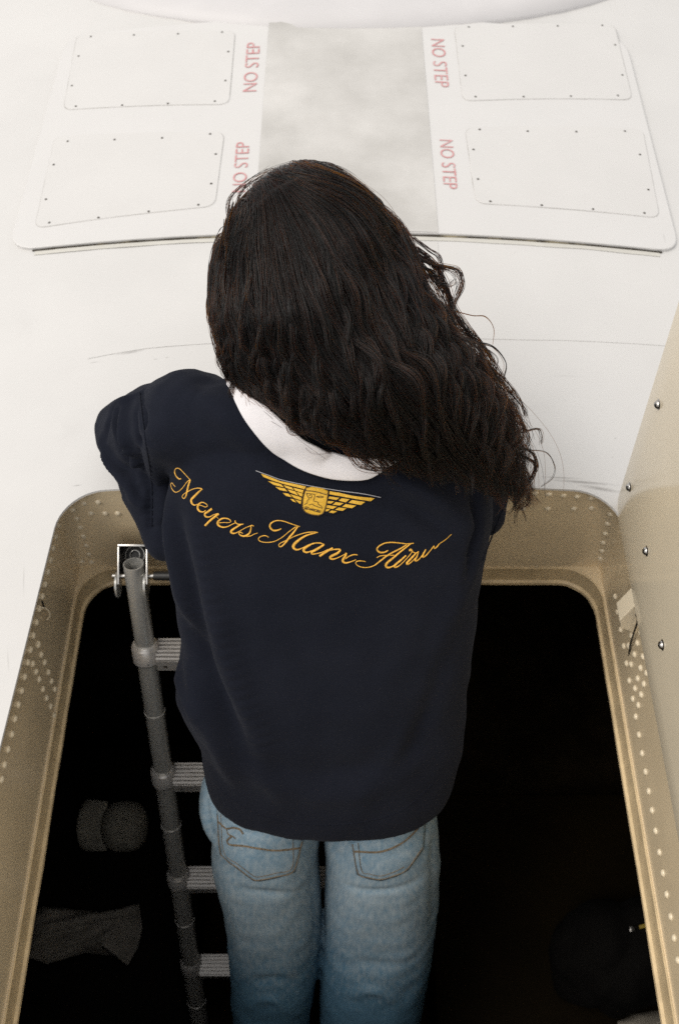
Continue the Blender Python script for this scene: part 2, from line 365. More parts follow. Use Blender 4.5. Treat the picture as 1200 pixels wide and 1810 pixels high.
def stick(name, me, p, n, parent, lift=0.0):
    o = bpy.data.objects.new(name, me); C.objects.link(o); o.parent = parent
    o.matrix_local = Matrix.Translation(p + n * lift) @ n.to_track_quat('Z', 'Y').to_matrix().to_4x4(); return o
for px, py in rv:
    p, n = cast(bv_coam, px, py)
    if p is not None: stick('rivet', riv_me, p, n, coaming)

# ------------------------------------------------------------------ sheets that follow the skin
def rpoly(corners, r, n=6, side=10):
    cs = [Vector(c) for c in corners]; pts = []; k = len(cs); arcs = []
    for i in range(k):
        a, b, c = cs[i - 1], cs[i], cs[(i + 1) % k]
        d1 = (a - b).normalized(); d2 = (c - b).normalized(); rr = r[i] if hasattr(r, '__len__') else r
        arc = [((b + d1 * rr) * (1 - t) + b * t) * (1 - t) + (b * (1 - t) + (b + d2 * rr) * t) * t for t in [j / n for j in range(n + 1)]]
        arcs.append(arc)
    for i in range(k):
        pts += arcs[i]; e = arcs[i][-1]; s = arcs[(i + 1) % k][0]
        pts += [e.lerp(s, j / side) for j in range(1, side)]
    return pts
def patch(name, outline, off, thick, m, parent=None, rings=9, zfun=None, round_edge=.001):
    zfun = zfun or zf; c = Vector((sum(p[0] for p in outline) / len(outline), sum(p[1] for p in outline) / len(outline)))
    L = []
    def ringat(s, dz): return [(c.x + (x - c.x) * s, c.y + (y - c.y) * s, zfun(c.x + (x - c.x) * s) + dz) for x, y in outline]
    for k in range(rings): L.append(ringat(max(.004, k / (rings - 1)) * (1 - round_edge * 3 if k == rings - 1 else 1), off))
    L.append(ringat(1, off - min(thick * .4, round_edge))); L.append(ringat(1, off - thick))
    V, F = loft(L, True, True, False); return auto_smooth(link(name, mesh_of(name, V, F), m, parent), 14)
def skin_pt(px, py, off=0.0):
    p = at_z(px, py, 0)
    for _ in range(4): p = at_z(px, py, zf(p.x) + off)
    return Vector((p.x, p.y))
PT = .007
pl_c = [skin_pt(12, 458), skin_pt(745, 411), skin_pt(1206, 438), skin_pt(1128, 33), skin_pt(105, 42)]
pl_c = [Vector((-.622, 1.452)), Vector((.0, 1.452)), Vector((.640, 1.452)), Vector((.652, 2.17)), Vector((-.622, 2.165))]
plate_out = rpoly([pl_c[0], pl_c[2], pl_c[3], pl_c[4]], [.06, .05, .07, .06], side=24)
plate = patch('cover_plate', plate_out, PT, .008, 'plate', aircraft, 14)
# the open joint along the plate's near edge, filled with old sealant
sp = [(x, 1.4505 + .0006 * noise.noise(Vector((x * 30, 0, 0))), zf(x) + .0012) for x in np.linspace(-.575, .605, 90)]
tube('sealant', sp, [.0016 + .0010 * noise.noise(Vector((p[0] * 25, 5, 0))) for p in sp], 'seal', plate, 6)
st = [(x, y) for x, y in [(-.56, 1.449), (.6, 1.449), (.6, 1.438), (.2, 1.441), (-.2, 1.439), (-.56, 1.436)]]
V, F = loft([[(x, 1.4490, zf(x) + .0008) for x in np.linspace(-.57, .6, 60)], [(x, 1.4385 + .002 * noise.noise(Vector((x * 12, 9, 0))), zf(x) + .0008) for x in np.linspace(-.57, .6, 60)]], closed=False)
link('stain_band', mesh_of('stain_band', V, F), 'stain', plate)
# grey walkway strip on the plate and, thinner, on the skin in front of it
def sheet(name, x0, x1, y0, y1, off, m, parent, nx=14, ny=4):
    V, F = loft([[(x, y, zf(x) + off) for x in np.linspace(x0, x1, nx)] for y in np.linspace(y0, y1, ny)], closed=False)
    return link(name, mesh_of(name, V, F), m, parent)
sheet('walkway_strip', -.157, .182, 1.4535, 2.168, PT + .0009, 'walk', plate)
M['walk2'] = mat('worn_walkway', (0.575, 0.565, 0.55), rough=0.6, var=0.02, vscale=9)
sheet('worn_walkway_strip', -.157, .180, 1.33, 1.4365, .0007, 'walk2', aircraft)
# lap seam across the skin
sm = [skin_pt(px, py) for px, py in [(155, 634), (220, 622), (300, 612), (600, 598), (900, 600), (1010, 602), (1200, 613)]]
sq = spline([(p.x, p.y) for p in sm], 50)
V, F = loft([[(x, y - .0006, zf(x) + .0005) for x, y in sq], [(x, y, zf(x) + .0007) for x, y in sq], [(x, y + .0006, zf(x) + .0004) for x, y in sq]], closed=False)
M['seam'] = mat('seam_grey', (0.602, 0.593, 0.58), rough=0.5, col2=(.565, .555, .54), vscale=12)  # seam line a touch greyer than the skin paint around it
link('skin_seam', mesh_of('skin_seam', V, F), 'seam', aircraft)

# four access panels with screws
scr_me = dome_mesh('screw', .0027, .0012, 8); scr_me.materials.append(M['screw'])
panels = [
 ([(137, 62), (416, 55), (405, 185), (113, 195)], [(160, 65), (237, 62), (316, 60), (395, 57), (406, 92), (401, 144), (382, 181), (298, 185), (216, 188), (133, 190), (126, 153), (138, 100)]),
 ([(98, 242), (397, 234), (380, 365), (62, 404)], [(119, 250), (203, 247), (288, 244), (374, 237), (384, 273), (376, 326), (353, 364), (264, 376), (174, 387), (86, 396), (80, 354), (94, 292)]),
 ([(803, 47), (1085, 44), (1117, 177), (818, 179)], [(826, 48), (905, 47), (985, 46), (1065, 45), (1088, 80), (1101, 134), (1093, 171), (1009, 172), (924, 173), (838, 173), (820, 135), (815, 82)]),
 ([(822, 226), (1135, 229), (1165, 386), (841, 360)], [(845, 229), (931, 232), (1018, 233), (1105, 232), (1132, 274), (1147, 337), (1140, 379), (1048, 372), (956, 365), (864, 358), (842, 318), (834, 265)])]
for quad, scr in panels:
    q = [skin_pt(x, y, PT) for x, y in quad]
    oc = rpoly(q, .024); cc = sum(q, Vector((0, 0))) / 4
    grow = [cc + (p - cc) * 1.008 for p in oc]
    g = patch('panel_gap', grow, PT + .0005, .0007, 'gap', plate, 8)
    pn = patch('access_panel', oc, PT + .0014, .0014, 'panel', plate, 8)
    for x, y in scr:
        s = skin_pt(x, y, PT); s = cc + (s - cc) * .985
        stick('screw', scr_me, Vector((s.x, s.y, zf(s.x) + PT + .0015)), Vector((0, 0, 1)), plate)
# NO STEP lettering, flat paint
def lettering(text, px, py, length_px, turn, parent):
    cu = bpy.data.curves.new('t', 'FONT'); cu.body = text; cu.size = 1; cu.align_x = 'CENTER'; cu.align_y = 'CENTER'; cu.offset = -.006
    o = bpy.data.objects.new('t', cu); C.objects.link(o); bpy.context.view_layer.update()
    me = bpy.data.meshes.new_from_object(o.evaluated_get(bpy.context.evaluated_depsgraph_get())); bpy.data.objects.remove(o)
    xs = [v.co.x for v in me.vertices]; ys = [v.co.y for v in me.vertices]
    cx, cy = (max(xs) + min(xs)) / 2, (max(ys) + min(ys)) / 2
    c = skin_pt(px, py, PT); a = skin_pt(px, py - length_px / 2, PT); b = skin_pt(px, py + length_px / 2, PT)
    ln = abs(a.y - b.y); ht = skin_pt(px + 12.0, py, PT).x - skin_pt(px - 12.0, py, PT).x
    sx = ln / (max(xs) - min(xs)); sy = ht / (max(ys) - min(ys))
    for v in me.vertices:
        lx, ly = (v.co.x - cx) * sx, (v.co.y - cy) * sy
        x, y = (c.x - ly, c.y + lx) if turn > 0 else (c.x + ly, c.y - lx)
        v.co = Vector((x, y, zf(x) + PT + .0012))
    me.name = 'warning_lettering'; o = link('warning_lettering', me, 'red', parent); o['label'] = 'faded red lettering reading NO STEP'
for px, py, l, t in [(445, 118, 86, 1), (426, 295, 88, 1), (777, 111, 84, -1), (792, 290, 86, -1)]: lettering('NO STEP', px, py, l, t, plate)

# low fairing beyond the plate
rg = []
for k in range(12):
    r = 1.0 - (k / 11) * .96; h = .035 * (1 - r ** 2) ** 1.5 if r < 1 else 0
    rg.append([(.015 + r * 1.0 * math.cos(a), 3.12 + r * 1.0 * math.sin(a), zf(r * math.cos(a)) + (.0008 + (PT + .0006) * min(1, max(0, 1 - (3.12 + r * math.sin(a) - 2.17) / .2))) + h) for a in np.linspace(0, 2 * math.pi, 72, endpoint=False)])
rg = [[(x, y, zf(x) - .004) for x, y, z in rg[0]]] + rg
V, F = loft(rg, True, False, True); link('fairing', mesh_of('fairing', V, F), 'lilac', aircraft)

# ------------------------------------------------------------------ hatch lid standing on the right edge
lean = -.055
lo = rpoly([Vector((-.06, -.010)), Vector((.868, -.010)), Vector((.868, .86)), Vector((-.06, .86))], [.05, .035, .08, .08], side=16)
def lidp(y, h, off): return (.4235 + lean * h + off, y, zf(.43) + h)
cy, ch = .40, .43; LR = []
for s, off in [(.004, 0), (.25, 0), (.5, 0), (.75, 0), (.9, 0), (.985, 0), (.997, .001), (1, .004), (1, .020), (.99, .023), (.5, .026), (.004, .027)]:
    LR.append([lidp(cy + (y - cy) * s, ch + (h - ch) * s, off) for y, h in lo])
V, F = loft(LR, True, True, True); lid = auto_smooth(link('hatch_lid', mesh_of('hatch_lid', V, F), 'lid', aircraft), 40)
bv_lid = bvh_of([lid])
stud_me = dome_mesh('stud', .0058, .0045, 14); stud_me.materials.append(M['steel'])
ring_me = dome_mesh('stud_washer', .0078, .0016, 14); ring_me.materials.append(M['steel'])
for px, py in [(1163, 715), (1112, 861), (1142, 974), (1170, 1140)]:
    p, n = cast(bv_lid, px, py)
    if p is not None:
        stick('stud', stud_me, p, n, lid, .0012); stick('stud_washer', ring_me, p, n, lid)
# piano hinge along the lid's foot
tube('hinge', [(.4235 + .034, y, zf(.46) + .006) for y in np.linspace(-.02, .84, 20)], .0055, 'lid', lid, 8)

# latch block with its hook on the right wall, half loop on the left wall
def prism(name, poly, thick, m, parent):
    f = [Vector(p) for p in poly]; n = (f[1] - f[0]).cross(f[2] - f[0]).normalized()
    if n.dot(CAM - f[0]) < 0: n = -n
    b = [p - n * thick for p in f]
    V, F = loft([f, b], True, True, True); o = link(name, mesh_of(name, V, F, False), m, parent)
    md = o.modifiers.new('bevel', 'BEVEL'); md.width = .0015; md.segments = 2; md.limit_method = 'ANGLE'; return o
lp = [at_y(x, y, .690) for x, y in [(1094, 1097), (1131, 1060), (1136, 1078), (1133, 1100), (1125, 1122), (1097, 1110)]]
latch = prism('latch_block', lp, .03, 'lid', coaming)
stick('stud', stud_me, at_y(1129, 1088, .683), Vector((-.35, -.85, .4)).normalized(), coaming)
hk = [at_y(x - 4, y, .682) for x, y in [(1133, 1082), (1130, 1100), (1123, 1120), (1117, 1140), (1116, 1158)]]
tube('latch_hook', hk, [.0028, .0018, .0012, .0016, .0024], 'black', coaming, 8)
p0, n0 = cast(bv_coam, 76, 1085)
if p0 is not None:
    pts = [p0 + n0 * .002 + Vector((0, math.sin(a) * .004, math.cos(a) * .018)) + n0 * (.007 * math.sin(a)) for a in np.linspace(0, math.pi, 12)]
    tube('latch_loop', pts, .0012, 'rivet', coaming, 6)
    tube('latch_slot', [p0 + n0 * .0006 + Vector((0, .012, .022)), p0 + n0 * .0006 + Vector((0, .010, .004))], .0022, 'black', coaming, 8)

# ------------------------------------------------------------------ cabin under the hatch
ZC, ZF = ZB - .053, -1.52
cr = []
for k in range(2):
    ring = []
    for x, y in hole3:
        if k == 0: ring.append((x, y, ZC)); continue
        d = Vector((x, y)) - hc; s = min(.98 / max(abs(d.x), 1e-6), (1.5 if d.y > 0 else 1.6) / max(abs(d.y), 1e-6)); q = hc + d * s; ring.append((q.x, q.y, ZC - .02))
    cr.append(ring)
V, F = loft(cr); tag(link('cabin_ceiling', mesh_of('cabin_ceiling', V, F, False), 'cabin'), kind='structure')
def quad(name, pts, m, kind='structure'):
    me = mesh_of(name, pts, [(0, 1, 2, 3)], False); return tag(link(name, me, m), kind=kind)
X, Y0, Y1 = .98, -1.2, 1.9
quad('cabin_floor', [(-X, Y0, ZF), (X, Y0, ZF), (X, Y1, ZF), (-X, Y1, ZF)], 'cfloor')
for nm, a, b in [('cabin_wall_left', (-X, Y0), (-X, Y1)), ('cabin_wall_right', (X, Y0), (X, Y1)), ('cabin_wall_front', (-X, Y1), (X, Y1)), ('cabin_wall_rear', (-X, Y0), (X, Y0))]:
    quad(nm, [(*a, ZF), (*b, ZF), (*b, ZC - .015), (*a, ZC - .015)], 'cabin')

# ------------------------------------------------------------------ ladder hooked on the far wall
S0 = Vector((-.328, .75, -.295)); SV = Vector((.0007, -.1163, -.2808)); LD = SV.normalized()
ladder = empty('ladder', S0 + SV * 4.36)
tag(ladder, 'grey metal telescopic ladder hooked to the far wall of the hatch', 'ladder')
lw = -ladder.location
def lad(o): o.parent = ladder; o.location = lw; return o
def ladder_rail(x):
    off = Vector((x, 0, 0))
    for k in range(-1, 4):
        a = S0 + SV * (k + .02) + off; b = S0 + SV * (k + 1.0) + off
        if k == -1: a = S0 + SV * -.60 + off
        r = .0165 + .0009 * (k + 1)
        if k == -1:
            u, v = frame(LD); n = 28; ro = []
            for (p, rr) in [(a, r - .002), (a, r), (b, r)]:
                ring = []
                for i in range(n):
                    q = p + (u * math.cos(2 * math.pi * i / n) + v * math.sin(2 * math.pi * i / n)) * rr
                    if p is a: q = q + LD * (-(q - p).y * .05)
                    ring.append(q)
                ro.append(ring)
            inner = [q + LD * .10 for q in ro[0]]
            V, F = loft([inner] + ro)
            lad(auto_smooth(link('rail', mesh_of('rail', V, F), 'tube'), 40))
        else:
            lad(tube('rail', [a, b], r, 'tube', None, 24))
            m_ = S0 + SV * (k + .47) + off     # bright ring where the section ends
            lad(tube('joint_ring', [m_ - LD * .0012, m_ + LD * .0012], r + .0014, 'ring', None, 24))
        if k >= 0 or True:
            c0 = S0 + SV * (k + 1) + off
            if k < 3:
                lad(tube('collar', [c0 - LD * .016, c0 - LD * .013, c0 - LD * .012, c0 + LD * .018], [.0205, .0225, .0235, .0235], 'alu', None, 28))
                lad(tube('collar_rim', [c0 - LD * .0175, c0 - LD * .0145], [.0195, .0208], 'ring', None, 28))
                lad(tube('collar_seal', [c0 + LD * .018, c0 + LD * .021], [.0225, .0215], 'black', None, 24))
                pf = c0 + LD * .004 + Vector((.004, -.0232, -.001)) ; nn = Vector((0, -1, .3)).normalized()
                lad(tube('collar_screw', [pf - nn * .002, pf + nn * .0016], .0032, 'black', None, 10))
RW = .40
ladder_rail(0); ladder_rail(RW)
# rungs: extruded ribbed profile between the rails
def rung(c0):
    n = 6; prof = []; tn = .044 / 2; h0 = .010
    for i in range(n):
        y = tn - (2 * tn) * i / n; d = 2 * tn / n
        prof += [(y, h0), (y - d * .48, h0), (y - d * .52, h0 - .007), (y - d * .96, h0 - .007)]
    prof += [(-tn, h0), (-tn, -.024), (-tn + .006, -.026), (tn - .006, -.026), (tn, -.024)]
    rings = [[(c0.x + x, c0.y + p - .004, c0.z + q) for p, q in prof] for x in (.020, RW - .020)]
    V, F = loft(rings, True, True, True); o = lad(link('rung', mesh_of('rung', V, F, False), 'alu'))
    p = c0 + Vector((.034, -tn - .004, -.008)); lad(tube('rung_screw', [p + Vector((0, .001, 0)), p + Vector((0, -.0014, 0))], .0034, 'screw', None, 10))
for k in range(4): rung(S0 + SV * k)
# hook bracket: a U channel on the far wall, its cross pin, black sleeve and clip
vd_ = ray(235, 1000).normalized(); fu = Vector((1, 0, 0)); fv = fu.cross(vd_).normalized()      # the channel opens along the ladder's pitch
if fv.z < 0: fv = -fv
FC = at_d(235, 962, 1.590)
def ub(name, x0, x1, v0, v1, d0, d1, m, bev=.0008):
    rot = Matrix((fu, fv, vd_)).transposed().to_4x4(); c = FC + fu * ((x0 + x1) / 2) + fv * ((v0 + v1) / 2) + vd_ * ((d0 + d1) / 2)
    return lad(box(name, c, (x1 - x0, v1 - v0, d1 - d0), m, None, bev, rot))
hwid = .0245
ub('bracket_top', -hwid, hwid, -.0035, 0, 0, .044, 'steel')
ub('bracket_side', -hwid, -hwid + .0035, -.064, -.0035, 0, .044, 'steel'); ub('bracket_side', hwid - .0035, hwid, -.064, -.0035, 0, .044, 'steel')
ub('bracket_back', -hwid + .0035, hwid - .0035, -.052, -.0035, .040, .044, 'black')
for sx_ in (-1, 1):
    pe = FC + fu * (sx_ * (hwid - .0018)) - fv * .064 + vd_ * .022
    lad(tube('bracket_ear', [pe - fu * .0017, pe + fu * .0017], .0215, 'tube', None, 24))
pc0 = FC - fv * .0505 + vd_ * .014
lad(tube('pin', [pc0 - fu * (hwid + .007), pc0 + fu * (hwid + .014)], .0042, 'steel', None, 12))
lad(tube('pin_sleeve', [pc0 + fu * (hwid + .010), pc0 + fu * (hwid + .046)], [.0072, .0082], 'black', None, 14))
lad(box('pin_clip', pc0 + fu * (hwid + .044) - fv * .014 - vd_ * .006, (.008, .034, .004), 'steel', None, .001, Matrix((fu, fv, vd_)).transposed().to_4x4()))
wc = FC - fv * .017 + vd_ * .037 + fu * .004
for rr_ in (.008, .0155):
    lad(tube('bracket_washer', [wc + fu * (rr_ * math.cos(a)) + fv * (rr_ * math.sin(a)) for a in np.linspace(0, 2 * math.pi, 24)], .0011, 'tube', None, 6))

# ------------------------------------------------------------------ volume modelling: closed shapes melted into one surface
def ellipsoid_vf(c, rad, rot=None, n=16, m_=12):
    c = Vector(c); V = []; F = []
    for i in range(1, m_):
        a = math.pi * i / m_
        for k in range(n):
            p = Vector((rad[0] * math.sin(a) * math.cos(2 * math.pi * k / n), rad[1] * math.sin(a) * math.sin(2 * math.pi * k / n), rad[2] * math.cos(a)))
            if rot: p = rot @ p
            V.append(c + p)
    top, botm = Vector((0, 0, rad[2])), Vector((0, 0, -rad[2]))
    if rot: top, botm = rot @ top, rot @ botm
    V += [c + top, c + botm]; t, b = len(V) - 2, len(V) - 1
    for i in range(m_ - 2):
        for k in range(n): a0 = i * n + k; a1 = i * n + (k + 1) % n; F.append((a0, a0 + n, a1 + n, a1))
    for k in range(n): F.append((t, k, (k + 1) % n)); o = (m_ - 2) * n; F.append((b, o + (k + 1) % n, o + k))
    return V, F
def capsule_vf(p, q, r1, r2, n=14):
    p, q = Vector(p), Vector(q); d = (q - p).normalized(); u, v = frame(d); rings = []
    st = [(p, -math.pi / 2 + a, r1) for a in (.12, .5, .9, 1.3)] + [(p, 0, r1)] + [(q, 0, r2)] + [(q, a, r2) for a in (.3, .7, 1.1, 1.45)]
    for c, a, r in st:
        rings.append([c + d * (r * math.sin(a)) + (u * math.cos(2 * math.pi * k / n) + v * math.sin(2 * math.pi * k / n)) * (r * math.cos(a)) for k in range(n)])
    return loft(rings, True, True, True)
def melt(name, vfs, voxel, smooth=4):
    V, F = [], []
    for v, f in vfs: n = len(V); V += [tuple(x) for x in v]; F += [tuple(n + i for i in q) for q in f]
    me = bpy.data.meshes.new(name); me.from_pydata(V, [], F); me.update()
    bm = bmesh.new(); bm.from_mesh(me); bmesh.ops.recalc_face_normals(bm, faces=bm.faces); bm.to_mesh(me); bm.free()
    o = bpy.data.objects.new(name, me); C.objects.link(o)
    rm = o.modifiers.new('r', 'REMESH'); rm.mode = 'VOXEL'; rm.voxel_size = voxel
    if smooth: s = o.modifiers.new('s', 'SMOOTH'); s.factor = .5; s.iterations = smooth
    bpy.context.view_layer.update()
    out = bpy.data.meshes.new_from_object(o.evaluated_get(bpy.context.evaluated_depsgraph_get()))
    bpy.data.objects.remove(o); out.name = name
    out.polygons.foreach_set('use_smooth', [True] * len(out.polygons)); return out
def get_co(me):
    a = np.empty(len(me.vertices) * 3); me.vertices.foreach_get('co', a); return a.reshape(-1, 3)
def get_no(me):
    a = np.empty(len(me.vertices) * 3); me.vertices.foreach_get('normal', a); return a.reshape(-1, 3)
def set_co(me, a): me.vertices.foreach_set('co', np.ascontiguousarray(a).ravel()); me.update()
def fold(me, lines, jit=None, gain=3.0):
    """push the cloth out (+) or in (-) along traced crease lines: (points3d, amplitude, width)"""
    co, no = get_co(me), get_no(me); d = np.zeros(len(co))
    for pts, amp, wd in lines:
        P = spline([tuple(p) for p in pts], 24); best = np.full(len(co), 1e9); tt = np.zeros(len(co))
        for i in range(len(P)):
            q = np.linalg.norm(co - P[i], axis=1); m_ = q < best; best[m_] = q[m_]; tt[m_] = i / (len(P) - 1)
        env = np.sin(np.pi * np.clip(tt * .9 + .05, 0, 1)) ** .6
        d += gain * amp * env * np.exp(-(best / wd) ** 2)
    if jit is not None: d += jit(co)
    set_co(me, co + no * d[:, None])

# ------------------------------------------------------------------ the person
person = empty('person', (-.03, .36, -1.13))
tag(person, 'person with long wavy dark hair, navy top and jeans leaning over the hatch edge', 'person')
pw = -person.location
def per(o, parent=None):
    o.parent = parent or person
    if parent is None: o.location = pw
    return o
AXT = Vector((0, .472, .881)).normalized(); NB = Vector((0, -.881, .472)).normalized(); T = .11
def BK(s): return Vector((0, .432, -.28)) + AXT * s + NB * (.042 * math.sin(math.pi * min(max(s, 0) / .66, 1)) ** 1.2)
# --- sweatshirt
prof = [(-.012, -.200, .164, .110), (.0, -.206, .171, .116), (.03, -.209, .180, .118), (.1, -.214, .190, .116), (.2, -.244, .190, .116), (.3, -.226, .192, .118), (.4, -.236, .198, .118),
        (.5, -.238, .208, .116), (.56, -.226, .206, .108), (.60, -.20, .19, .098), (.635, -.15, .15, .083), (.66, -.09, .09, .065)]
rgs = []
for s, xl, xr, t in prof:
    c = BK(s) - NB * (T + .042 * math.sin(math.pi * min(max(s, 0) / .66, 1)) ** 1.2 * .6); ring = []
    for k in range(48):
        a = 2 * math.pi * k / 48; ca, sa = math.cos(a), math.sin(a)
        ex = 2 / 2.35; x = (abs(ca) ** ex) * (xr if ca > 0 else -xl) * (1 if ca > 0 else -1); nb = (abs(sa) ** ex) * t * (1 if sa > 0 else -1)
        ring.append(c + Vector((x, 0, 0)) + NB * nb)
    rgs.append(ring)
SHL, SHR = Vector((-.195, .835, .215)), Vector((.160, .800, .190))
ELL, ELR = at_d(238, 772, 1.50), at_d(842, 800, 1.53)
WRL, WRR = Vector((-.085, 1.005, .045)), Vector((.10, 1.03, .045))
NECK = Vector((-.005, .815, .285))
parts = [loft(rgs, True, True, True),
         capsule_vf(SHL, ELL, .070, .062), capsule_vf(SHR, ELR, .062, .056),
         capsule_vf(ELL, WRL, .058, .042), capsule_vf(ELR, WRR, .056, .042),
         capsule_vf(at_d(240, 790, 1.46), at_d(262, 880, 1.43), .050, .034), capsule_vf(at_d(262, 870, 1.42), at_d(290, 960, 1.41), .040, .026),
         capsule_vf(SHL + Vector((0.01, -.01, .0)), NECK + Vector((-.03, -.015, -.005)), .058, .056), capsule_vf(SHR + Vector((-.01, 0, .0)), NECK + Vector((.03, -.015, -.005)), .058, .056),
         capsule_vf(at_d(848, 850, 1.40), at_d(850, 910, 1.40), .045, .035)]
sw_me = melt('sweatshirt', parts, .0045, 10)
bv0 = BVHTree.FromPolygons([tuple(v.co) for v in sw_me.vertices], [tuple(p.vertices) for p in sw_me.polygons])
def on(bv, px, py, lift=0.0):
    p, n = cast(bv, px, py)
    if p is None: return None
    return p + n * lift
def trace(bv, pts): return [q for q in (on(bv, *p) for p in pts) if q is not None]
FL = [([(247, 690), (256, 750), (266, 830), (268, 930)], -.006, .006), ([(226, 712), (228, 780), (246, 850), (260, 910)], .0055, .008), ([(210, 750), (222, 800), (244, 860), (258, 905)], -.0060, .008),
      ([(180, 775), (205, 822), (250, 892)], .0060, .008), ([(186, 800), (196, 835), (220, 875)], -.0045, .008), ([(215, 702), (196, 735), (188, 770)], -.0050, .008), ([(236, 698), (216, 725), (205, 760)], .0035, .007), ([(238, 720), (246, 780), (256, 840)], -.004, .006), ([(276, 770), (285, 850), (290, 930)], .006, .016),
      ([(300, 900), (318, 1000), (335, 1090)], .007, .016), ([(315, 930), (340, 1050), (365, 1170)], -.006, .016), ([(345, 900), (370, 1040), (420, 1200), (470, 1320)], .005, .022),
      ([(330, 1110), (380, 1220), (440, 1330)], -.007, .018), ([(335, 1190), (375, 1280), (410, 1370)], .006, .018), ([(318, 1190), (345, 1250), (360, 1300)], .005, .014),
      ([(690, 850), (740, 870), (800, 905), (845, 940)], .005, .016), ([(670, 880), (720, 890), (790, 935)], -.004, .014), ([(830, 980), (800, 1100), (760, 1240)], .005, .022), ([(815, 1050), (780, 1180), (730, 1320)], -.005, .020),
      ([(440, 1365), (540, 1405), (650, 1400), (740, 1355)], .0015, .02), ([(420, 1335), (520, 1365), (640, 1360), (760, 1315)], -.0015, .02), ([(640, 1400), (700, 1330), (760, 1220)], .0018, .018), ([(500, 1420), (450, 1330), (410, 1230)], .0018, .018), ([(330, 690), (390, 730), (470, 810)], .004, .02),
      ([(470, 800), (560, 850), (680, 860)], -.003, .012), ([(840, 860), (845, 930), (820, 1020)], -.005, .010)]
lines = [(trace(bv0, p), a, wd) for p, a, wd in FL]; lines = [l for l in lines if len(l[0]) >= 2]
def jit(co): return np.array([+.0055 * noise.noise(Vector(c) * 9) + .0022 * noise.noise(Vector(c) * 26) for c in co])
fold(sw_me, lines, jit)
sweat = per(link('sweatshirt', sw_me, 'navy'))
bv_sw = BVHTree.FromPolygons([tuple(v.co) for v in sw_me.vertices], [tuple(p.vertices) for p in sw_me.polygons])
def surf_line(name, bv, pxs, r, m, parent, n=30, lift=.0, nn=6):
    P = spline(pxs, n); pts = []
    for x, y in P:
        q = on(bv, x, y, lift)
        if q is not None and (not pts or (q - pts[-1]).length < .05): pts.append(q)
    if len(pts) > 2: return tube(name, pts, r, m, parent, nn)
# hem band stitch and sleeve seam
surf_line('hem_seam', bv_sw, [(388, 1392), (430, 1424), (490, 1448), (570, 1458), (655, 1450), (715, 1428), (765, 1385)], .0007, 'navy', sweat, 60, .0002)
surf_line('sleeve_seam', bv_sw, [(247, 694), (251, 730), (258, 780), (268, 850), (269, 930)], .0012, 'navy', sweat, 40, .0004)
surf_line('shoulder_seam', bv_sw, [(905, 862), (880, 920), (852, 990)], .0011, 'navy', sweat, 30, .0004)

# --- embroidered lettering: padded satin stitch laid on the cloth
def ribbon(pts, widths, bv, hgt=.0009, lift=.0003):
    V, F = [], []; prev = None; rows = 0; nrm_prev = None
    for (x, y), wpx in zip(pts, widths):
        p, n = cast(bv, x, y)
        if p is None: continue
        if rows and (p - prev_p).length > .03: continue
        V.append((p, n, wpx)); prev_p = p; rows += 1
    if len(V) < 3: return [], []
    out = []
    for i, (p, n, wpx) in enumerate(V):
        d = (V[min(i + 1, len(V) - 1)][0] - V[max(i - 1, 0)][0]).normalized(); s = d.cross(n).normalized()
        dep = (p - CAM).dot(AX); hw = wpx * dep / FPX / 2
        hg = min(hgt, hw * .9)
        out.append([p + s * (hw * c) + n * (lift + hg * h) for c, h in ((-1, -.4), (-.8, .55), (-.3, 1), (.3, 1), (.8, .55), (1, -.4))])
    V2, F2 = loft(out, False); return V2, F2
def thread(name, strokes, ox, oy, sc, bv, m, parent, wk=1.0, hgt=.0011, nn=46):
    V, F = [], []
    for st in strokes:
        P = spline([(ox + x / sc, oy + y / sc, w_ / sc * wk) for x, y, w_ in st], nn)
        v, f = ribbon(P[:, :2], P[:, 2], bv, hgt); n = len(V); V += v; F += [tuple(n + i for i in q) for q in f]
    o = link(name, mesh_of(name, V, F), m, parent); return o
